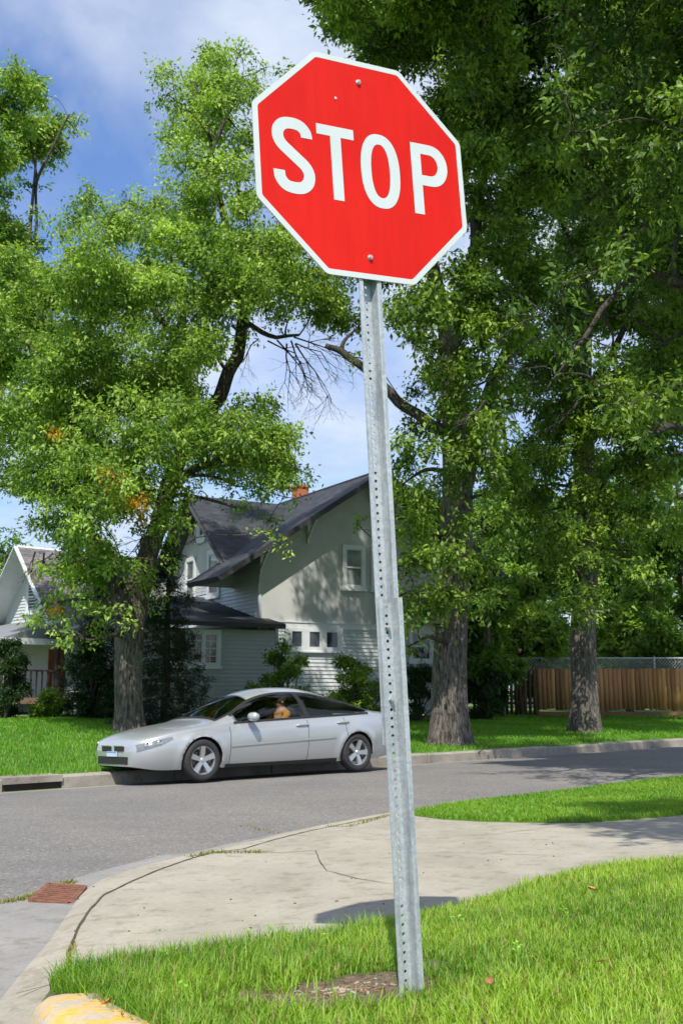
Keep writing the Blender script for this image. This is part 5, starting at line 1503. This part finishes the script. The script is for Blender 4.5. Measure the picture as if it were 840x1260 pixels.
# patches on the surface: fn(u,v)->(x, j) ; offset outward
def spt(x, j, sg, off):
    y_, z_ = csec(x, j); e = .02
    ya, za = csec(x, min(j + .3, NJ)); yb, zb_ = csec(x, max(j - .3, 0)); tx, tz = ya - yb, za - zb_
    yc, zc_ = csec(min(x + e, CL), j); yd, zd = csec(max(x - e, 0), j); dx = min(x + e, CL) - max(x - e, 0)
    T1 = Vector((0, tx, tz)); T2 = Vector((dx, yc - yd, zc_ - zd)); n = T1.cross(T2)
    if n.length < 1e-9: n = Vector((0, 1, 0))
    n.normalize()
    if n.y < 0 and j < NLO + NUP * .8: n = -n
    if j >= NLO + NUP * .8 and n.z < 0: n = -n
    return Vector((x + n.x * off, sg * (y_ + n.y * off), z_ + n.z * off))
def spatch(name, mat, fn, nu_, nv_, off=.004, sides=(-1, 1), parent=None):
    for sg in sides:
        b = MB()
        b.grid(lambda i, j: spt(*fn(i, j), sg, off), nu_, nv_); b.build(name, mat, parent or car, smooth=True)
def winp(x0, x1):
    def f(i, j):
        x = lerp(x0, x1, i); zb_, zt__ = wbot(x), max(wbot(x) + .001, wtop(x)); return x, jz(x, lerp(zb_, zt__, j))
    return f
spatch('window', M_CGL, winp(1.52, 2.80), 24, 10, .004)
spatch('window', M_CGL, winp(2.87, 4.03), 24, 10, .004)
# trims round the side glass
def rimstrip(fn_edge, w, n_=60):
    def f(i, j): return fn_edge(i, j * w)
    return f
spatch('window_trim', M_BLK, lambda i, j: (lerp(1.50, 4.07, i), jz(lerp(1.50, 4.07, i), wbot(lerp(1.50, 4.07, i)) + lerp(-.012, .016, j))), 50, 2, .007)
spatch('window_trim', M_BLK, lambda i, j: (lerp(1.50, 4.07, i), jz(lerp(1.50, 4.07, i), max(wbot(lerp(1.50, 4.07, i)), wtop(lerp(1.50, 4.07, i)) + lerp(-.026, .004, j)))), 50, 2, .0075)
spatch('window_trim', M_BLK, lambda i, j: (lerp(2.79, 2.88, j), jz(lerp(2.79, 2.88, j), lerp(wbot(2.83), wtop(2.83), i))), 10, 2, .008)
spatch('windscreen', M_CGL, lambda i, j: (lerp(1.27, 1.98, i), lerp(WSJ(2), NJ, j)), 16, 20, .004)
spatch('rear_window', M_CGL, lambda i, j: (lerp(3.50, 4.18, i), lerp(WSJ(2), NJ, j)), 16, 20, .004)
for sx in (1.25, 4.16): spatch('window_trim', M_BLK, lambda i, j: (lerp(sx, sx + .05, i), lerp(WSJ(2) - .5, NJ, j)), 2, 16, .006)
for (xa, xb) in ((1.27, 1.98), (3.5, 4.18)): spatch('window_trim', M_BLK, lambda i, j: (lerp(xa, xb, i), lerp(WSJ(2) - .4, WSJ(2) + 1.3, j)), 16, 2, .006)
# lamps
spatch('headlight', M_HL, lambda i, j: (lerp(.05, .50, i), lerp(NLO * .66 + i * NLO * .22, NLO * .96, j)), 16, 6, .006)
spatch('tail_light', M_TL, lambda i, j: (lerp(4.50, 4.765, i), lerp(NLO * .70, NLO * .98, j)), 8, 6, .005)
# door seams, sill, moulding, handles
for xd in (1.42, 2.83, 3.55):
    spatch('door_seam', M_BLK, lambda i, j: (xd + lerp(-.004, .004, i) + (.08 * (1 - j) if xd > 3 else 0), lerp(1.5, NLO, j)), 1, 16, .0015)
spatch('side_moulding', M_PAINT, lambda i, j: (lerp(1.42, 3.36, i), NLO * lerp(.50, .555, j) + i * .9), 30, 3, .012)
spatch('sill', M_BLK, lambda i, j: (lerp(1.36, 3.42, i), lerp(0, 1.6, j)), 30, 2, .006)
0 and spatch('front_lip', M_BLK, lambda i, j: (lerp(.02, .58, i), lerp(0, 1.3, j)), 10, 2, .006)
for sg in (-1, 1):
    for xh in (2.62, 3.42):
        b = MB(); P_ = spt(xh, NLO * .88, sg, .022); Q = spt(xh + .2, NLO * .88, sg, .022); b.tube([P_ + Vector((-.02, -sg * .02, 0)), P_, Q, Q + Vector((.02, -sg * .02, 0))], .013, 8)
        b.build('door_handle', M_PAINT, car, smooth=True)
    b = MB(); P_ = spt(1.72, NLO + 1, sg, .02)
    prof = [(0, .02), (.03, .07), (.09, .085), (.15, .075), (.17, .03)]
    b.lathe([(.0, -.11), (.05, -.10), (.07, -.04), (.068, .05), (.05, .09), (0, .10)], 14, 'y', 0, Matrix.Translation(P_ + Vector((.03, sg * .12, .07))) @ Matrix.Diagonal((.9, 1, .95, 1)))
    mir = b.build('mirror', M_PAINT, car, smooth=True)
for sg in (-1, 1):
    for xh in (.16, .32):
        c_ = spt(xh, NLO * .84, sg, .004); b = MB(); b.lathe([(0, -.012), (.03, -.008), (.045, .006)], 16, 'y', 0, Matrix.Translation(c_)); b.build('headlamp_reflector', M_CHR, car, smooth=True)
# nose: grille openings, plate
def nose(z): return 0.0
b = MB(); b.box((-.012, -.46, .30), (.02, .46, .42)); b.build('lower_grille', M_BLK, car, bevel=.008)
for sg in (-1, 1):
    b = MB(); b.box((-.014, min(sg * .05, sg * .34), .50), (.02, max(sg * .05, sg * .34), .58)); g_ = b.build('grille', M_BLK, car, bevel=.01)
    b = MB(); b.bar((-.016, sg * .04, .585), (-.016, sg * .35, .585), .012, .014); b.build('grille_trim', M_CHR, g_)
b = MB(); b.box((-.022, -.155, .42), (-.012, .155, .50)); pl_ = b.build('number_plate', simple('plate_white_blue', (.55, .62, .68), .4), car)
b = MB(); b.box((-.0235, -.150, .475), (-.0222, .150, .497)); b.build('plate_band', simple('plate_blue', (.12, .38, .62), .4), pl_)
b = MB(); b.box((.35, -.70, .205), (4.4, .70, .24)); b.build('underbody', M_BLK, car)
# wheels
def wheel(x, sg):
    we = empty('wheel', (x, sg * .745, WR)); we.parent = car; we.scale = (.868, .868, .868)
    t = MB(); t.lathe([(.225, -.09), (.25, -.105), (.30, -.108), (.325, -.09), (.335, -.05), (.335, .05), (.325, .09), (.30, .108), (.25, .105), (.225, .09)], 48, 'y'); t.build('tyre', M_TYRE, we, smooth=True)
    s = sg
    r = MB(); r.lathe([(.232, s * .10), (.232, s * .085), (.215, s * .08), (.21, s * .02), (.20, -s * .05), (.0, -s * .05)], 48, 'y')
    rb = r.build('rim', M_RIM, we, smooth=False)
    d = MB(); d.lathe([(0, s * .01), (.16, s * .01), (.165, -s * .02)], 32, 'y'); d.build('brake_disc', simple('disc', (.14, .13, .13), .5, .7), we)
    sp = MB()
    for k in range(5):
        a = 2 * PI * k / 5 + x; M4 = Matrix.Rotation(a, 4, 'Y')
        q = [(.03, s * .075, -.032), (.03, s * .075, .032), (.225, s * .095, .042), (.225, s * .095, -.042)]
        q2 = [(.03, s * .04, -.036), (.03, s * .04, .036), (.225, s * .06, .05), (.225, s * .06, -.05)]
        q = [tuple(M4 @ Vector(p)) for p in q]; q2 = [tuple(M4 @ Vector(p)) for p in q2]
        sp.poly(q)
        for i in range(4): j = (i + 1) % 4; sp.poly([q[i], q2[i], q2[j], q[j]])
    sp.lathe([(0, s * .092), (.03, s * .09), (.045, s * .07), (.05, s * .03)], 20, 'y')
    sp.build('spokes', M_RIM, we)
    # arch liner
    l = MB(); l.grid(lambda i, j: (x + (AR + .002) * math.cos(PI * (1.08 * i - .04)), sg * lerp(.42, .81, j), WR + (AR + .002) * math.sin(PI * (1.08 * i - .04))), 24, 2); l.build('arch_liner', M_BLK, car, smooth=True)
    l = MB(); l.poly([(x + (AR + .002) * math.cos(PI * i / 16), sg * .42, WR + (AR + .002) * math.sin(PI * i / 16)) for i in range(17)]); l.build('arch_liner', M_BLK, car)
for x in WX:
    for sg in (-1, 1): wheel(x, sg)
# cabin
b = MB(); b.box((1.45, -.72, .30), (4.1, .72, .42)); b.build('cabin_floor', M_DASH, car)
b = MB(); b.box((1.42, -.74, .55), (1.95, .74, .92)); b.build('dashboard', M_DASH, car, bevel=.06)
b = MB(); b.box((1.95, -.80, .40), (4.0, -.76, .86)); b.box((1.95, .76, .40), (4.0, .80, .86)); b.build('door_lining', M_DASH, car)
def seat(x, y, w):
    b = MB(); b.box((x, y - w / 2, .42), (x + .50, y + w / 2, .60)); s = b.build('seat', M_SEAT, car, bevel=.05)
    b = MB(); b.bar((x + .50, y, .50), (x + .72, y, 1.08), w, .13, (0, 1, 0)); b.build('backrest', M_SEAT, s, bevel=.04)
    if w < 1:
        b = MB(); b.box((x + .66, y - .12, 1.10), (x + .76, y + .12, 1.28)); b.build('headrest', M_SEAT, s, bevel=.03)
seat(2.30, -.37, .50); seat(2.30, .37, .50); seat(3.15, 0, 1.2)
b = MB(); R2 = Matrix.Translation((2.02, -.37, .90)) @ Matrix.Rotation(math.radians(-65), 4, 'Y')
pts = [R2 @ Vector((.18 * math.cos(t), .18 * math.sin(t), 0)) for t in [2 * PI * i / 24 for i in range(25)]]
b.tube(pts, .015, 6, cap=False); b.bar(R2 @ Vector((-.17, 0, 0)), R2 @ Vector((.17, 0, 0)), .03, .03); b.bar(R2 @ Vector((0, 0, 0)), (1.85, -.37, .80), .05, .05); b.build('steering_wheel', M_BLK, car)
# driver
def skin(name, verts, edges, radii, mat, parent, sub=2, rootv=0):
    me = bpy.data.meshes.new(name); me.from_pydata(verts, edges, []); o = link(name, me, mat, parent)
    o.modifiers.new('skin', 'SKIN'); me.skin_vertices  if hasattr(me, 'skin_vertices') and len(me.skin_vertices) else None
    if not len(me.skin_vertices):
        bm = bmesh.new(); bm.from_mesh(me); bm.verts.layers.skin.verify(); bm.to_mesh(me); bm.free()
    for i, r in enumerate(radii):
        sv_ = me.skin_vertices[0].data[i]; sv_.radius = r if hasattr(r, '__len__') else (r, r); sv_.use_root = (i == rootv)
    s = o.modifiers.new('sub', 'SUBSURF'); s.levels = sub; s.render_levels = sub
    o.modifiers['skin'].use_smooth_shade = True
    return o
M_SKIN = simple('skin', (.62, .36, .25), .5, var=.05); M_SHIRT = simple('orange_shirt', (.62, .24, .05), .9, var=.1, sc=20); M_TROU = simple('blue_trousers', (.04, .06, .12), .9); M_HAIR = simple('brown_hair', (.06, .035, .02), .7, var=.3, sc=60)
x0, y0 = 2.62, -.37
vs = [(x0, y0, .68), (x0 + .04, y0, .85), (x0 + .09, y0, 1.02), (x0 + .08, y0, 1.12), (x0 + .05, y0, 1.17), (x0 + .03, y0, 1.24), (x0 + .01, y0, 1.31),
      (x0 + .05, y0 - .19, 1.05), (x0 - .13, y0 - .23, .87), (x0 - .40, y0 - .13, .93), (x0 - .50, y0 - .11, .97),
      (x0 + .05, y0 + .19, 1.05), (x0 - .13, y0 + .23, .87), (x0 - .40, y0 + .13, .93), (x0 - .50, y0 + .11, .97),
      (x0 - .05, y0 - .10, .65), (x0 - .46, y0 - .12, .70), (x0 - .72, y0 - .12, .46), (x0 - .86, y0 - .12, .46),
      (x0 - .05, y0 + .10, .65), (x0 - .46, y0 + .12, .70), (x0 - .72, y0 + .12, .46), (x0 - .86, y0 + .12, .46)]
es = [(0, 1), (1, 2), (2, 3), (3, 4), (4, 5), (5, 6), (3, 7), (7, 8), (8, 9), (9, 10), (3, 11), (11, 12), (12, 13), (13, 14), (0, 15), (15, 16), (16, 17), (17, 18), (0, 19), (19, 20), (20, 21), (21, 22)]
rs = [.13, (.12, .14), (.11, .15), .06, .052, .085, .078, .055, .042, .03, .035, .055, .042, .03, .035, .085, .06, .045, .035, .085, .06, .045, .035]
person = skin('person', vs, es, rs, M_SKIN, None)
person.matrix_world = Matrix.Identity(4)
pe = person
mw = Matrix.Translation(car.location) @ car.rotation_euler.to_matrix().to_4x4()
pe.matrix_world = mw; pe.location = mw.to_translation(); pe.rotation_euler = mw.to_euler()
pe.location.z -= .02; pe.scale = (1, KY, KZ)
for ch in [o for o in COL.objects if o.parent == car and o.name.split('.')[0] in ('lower_grille', 'grille', 'number_plate', 'underbody', 'cabin_floor', 'dashboard', 'door_lining', 'seat', 'steering_wheel')]: ch.scale = (1, KY, KZ)
tag(pe, 'person in an orange shirt sitting at the wheel of the silver car', 'person')
ks = [0, 1, 2, 3, 7, 8, 11, 12]; mp_ = {k: i for i, k in enumerate(ks)}
skin('shirt', [vs[k] for k in ks], [(mp_[a], mp_[c]) for a, c in es if a in mp_ and c in mp_], [(r[0] + .012, r[1] + .012) if hasattr(r, '__len__') else r + .012 for r in [rs[k] for k in ks]], M_SHIRT, pe)
ks = [0, 15, 16, 17, 19, 20, 21]; mp_ = {k: i for i, k in enumerate(ks)}
skin('trousers', [vs[k] for k in ks], [(mp_[a], mp_[c]) for a, c in es if a in mp_ and c in mp_], [rs[k] + .012 for k in ks], M_TROU, pe)
b = MB(); b.lathe([(0, .115), (.05, .105), (.085, .06), (.098, 0), (.094, -.05), (.07, -.07)], 20, 'z', 0, Matrix.Translation((x0 + .035, y0, 1.30)) @ Matrix.Rotation(.35, 4, 'Y')); b.build('hair', M_HAIR, pe, smooth=True)
b = MB(); b.lathe([(0, .022), (.014, 0), (.008, -.02)], 8, 'z', 0, Matrix.Translation((x0 - .078, y0, 1.265))); b.build('nose', M_SKIN, pe, smooth=True)
for sg in (-1, 1):
    b = MB(); b.lathe([(0, -.01), (.022, -.006), (.028, .004), (.015, .012)], 10, 'y', 0, Matrix.Translation((x0 + .025, y0 + sg * .088, 1.27))); b.build('ear', M_SKIN, pe, smooth=True)
    b = MB(); b.lathe([(0, -.009), (.009, 0), (0, .009)], 8, 'z', 0, Matrix.Translation((x0 - .066, y0 + sg * .032, 1.285))); b.build('eye', M_BLK, pe)
b = MB(); b.box((x0 - .072, y0 - .025, 1.215), (x0 - .06, y0 + .025, 1.223)); b.build('mouth', simple('lips', (.4, .15, .12), .5), pe)


# ------------------------------------------------------------------ light and sky
sv = Vector((-.15, -1.90, 2.62)).normalized()
sun_d = bpy.data.lights.new('sun', 'SUN'); sun_d.energy = 5.0; sun_d.angle = math.radians(.55); sun_d.color = (1, .95, .87)
sun = bpy.data.objects.new('sun', sun_d); COL.objects.link(sun); sun.rotation_euler = sv.to_track_quat('Z', 'Y').to_euler()
world = bpy.data.worlds.new('World'); scene.world = world; world.use_nodes = True
nt = world.node_tree; nt.nodes.clear()
out = nt.nodes.new('ShaderNodeOutputWorld'); bg = nt.nodes.new('ShaderNodeBackground'); nt.links.new(bg.outputs[0], out.inputs[0])
sky = nt.nodes.new('ShaderNodeTexSky'); sky.sky_type = 'NISHITA'; sky.sun_disc = False
sky.sun_elevation = math.asin(sv.z); sky.sun_rotation = math.atan2(sv.x, sv.y); sky.altitude = 300; sky.air_density = 1.0; sky.dust_density = .1; sky.ozone_density = 3.0; sky.air_density = 1.3
tc = nt.nodes.new('ShaderNodeTexCoord')
sep = nt.nodes.new('ShaderNodeSeparateXYZ'); nt.links.new(tc.outputs['Generated'], sep.inputs[0])
mz = nt.nodes.new('ShaderNodeMath'); mz.operation = 'ADD'; mz.inputs[1].default_value = .25; nt.links.new(sep.outputs['Z'], mz.inputs[0])
dv = nt.nodes.new('ShaderNodeVectorMath'); dv.operation = 'DIVIDE'
cb = nt.nodes.new('ShaderNodeCombineXYZ')
for i in range(3): nt.links.new(mz.outputs[0], cb.inputs[i])
nt.links.new(tc.outputs['Generated'], dv.inputs[0]); nt.links.new(cb.outputs[0], dv.inputs[1])
mp = nt.nodes.new('ShaderNodeMapping'); mp.inputs['Location'].default_value = (8.1, 3.3, 0); mp.inputs['Scale'].default_value = (1, 1, .3); nt.links.new(dv.outputs[0], mp.inputs[0])
f = noise(nt, mp.outputs[0], 2.3, 6, .5, .4)
cf_ = ramp(nt, f, [(.33, (.05,) * 3), (.45, (.5,) * 3), (.58, (.92,) * 3)])
f2 = noise(nt, mp.outputs[0], 5, 6, .6)
cc = ramp(nt, f2, [(.3, (4.2, 5.0, 6.6)), (.7, (6.3, 6.9, 7.9))])
skyc = mix(nt, 1.0, sky.outputs[0], (.80, .99, 1.33), 'MULTIPLY')
nt.links.new(mix(nt, cf_, skyc, cc), bg.inputs[0])
bg.inputs[1].default_value = .105
scene.view_settings.view_transform = 'Standard'; scene.view_settings.look = 'None'; scene.view_settings.gamma = 1; scene.view_settings.exposure = .38
scene.render.engine = 'CYCLES'
scene.cycles.max_bounces = 6; scene.cycles.diffuse_bounces = 3; scene.cycles.transparent_max_bounces = 8
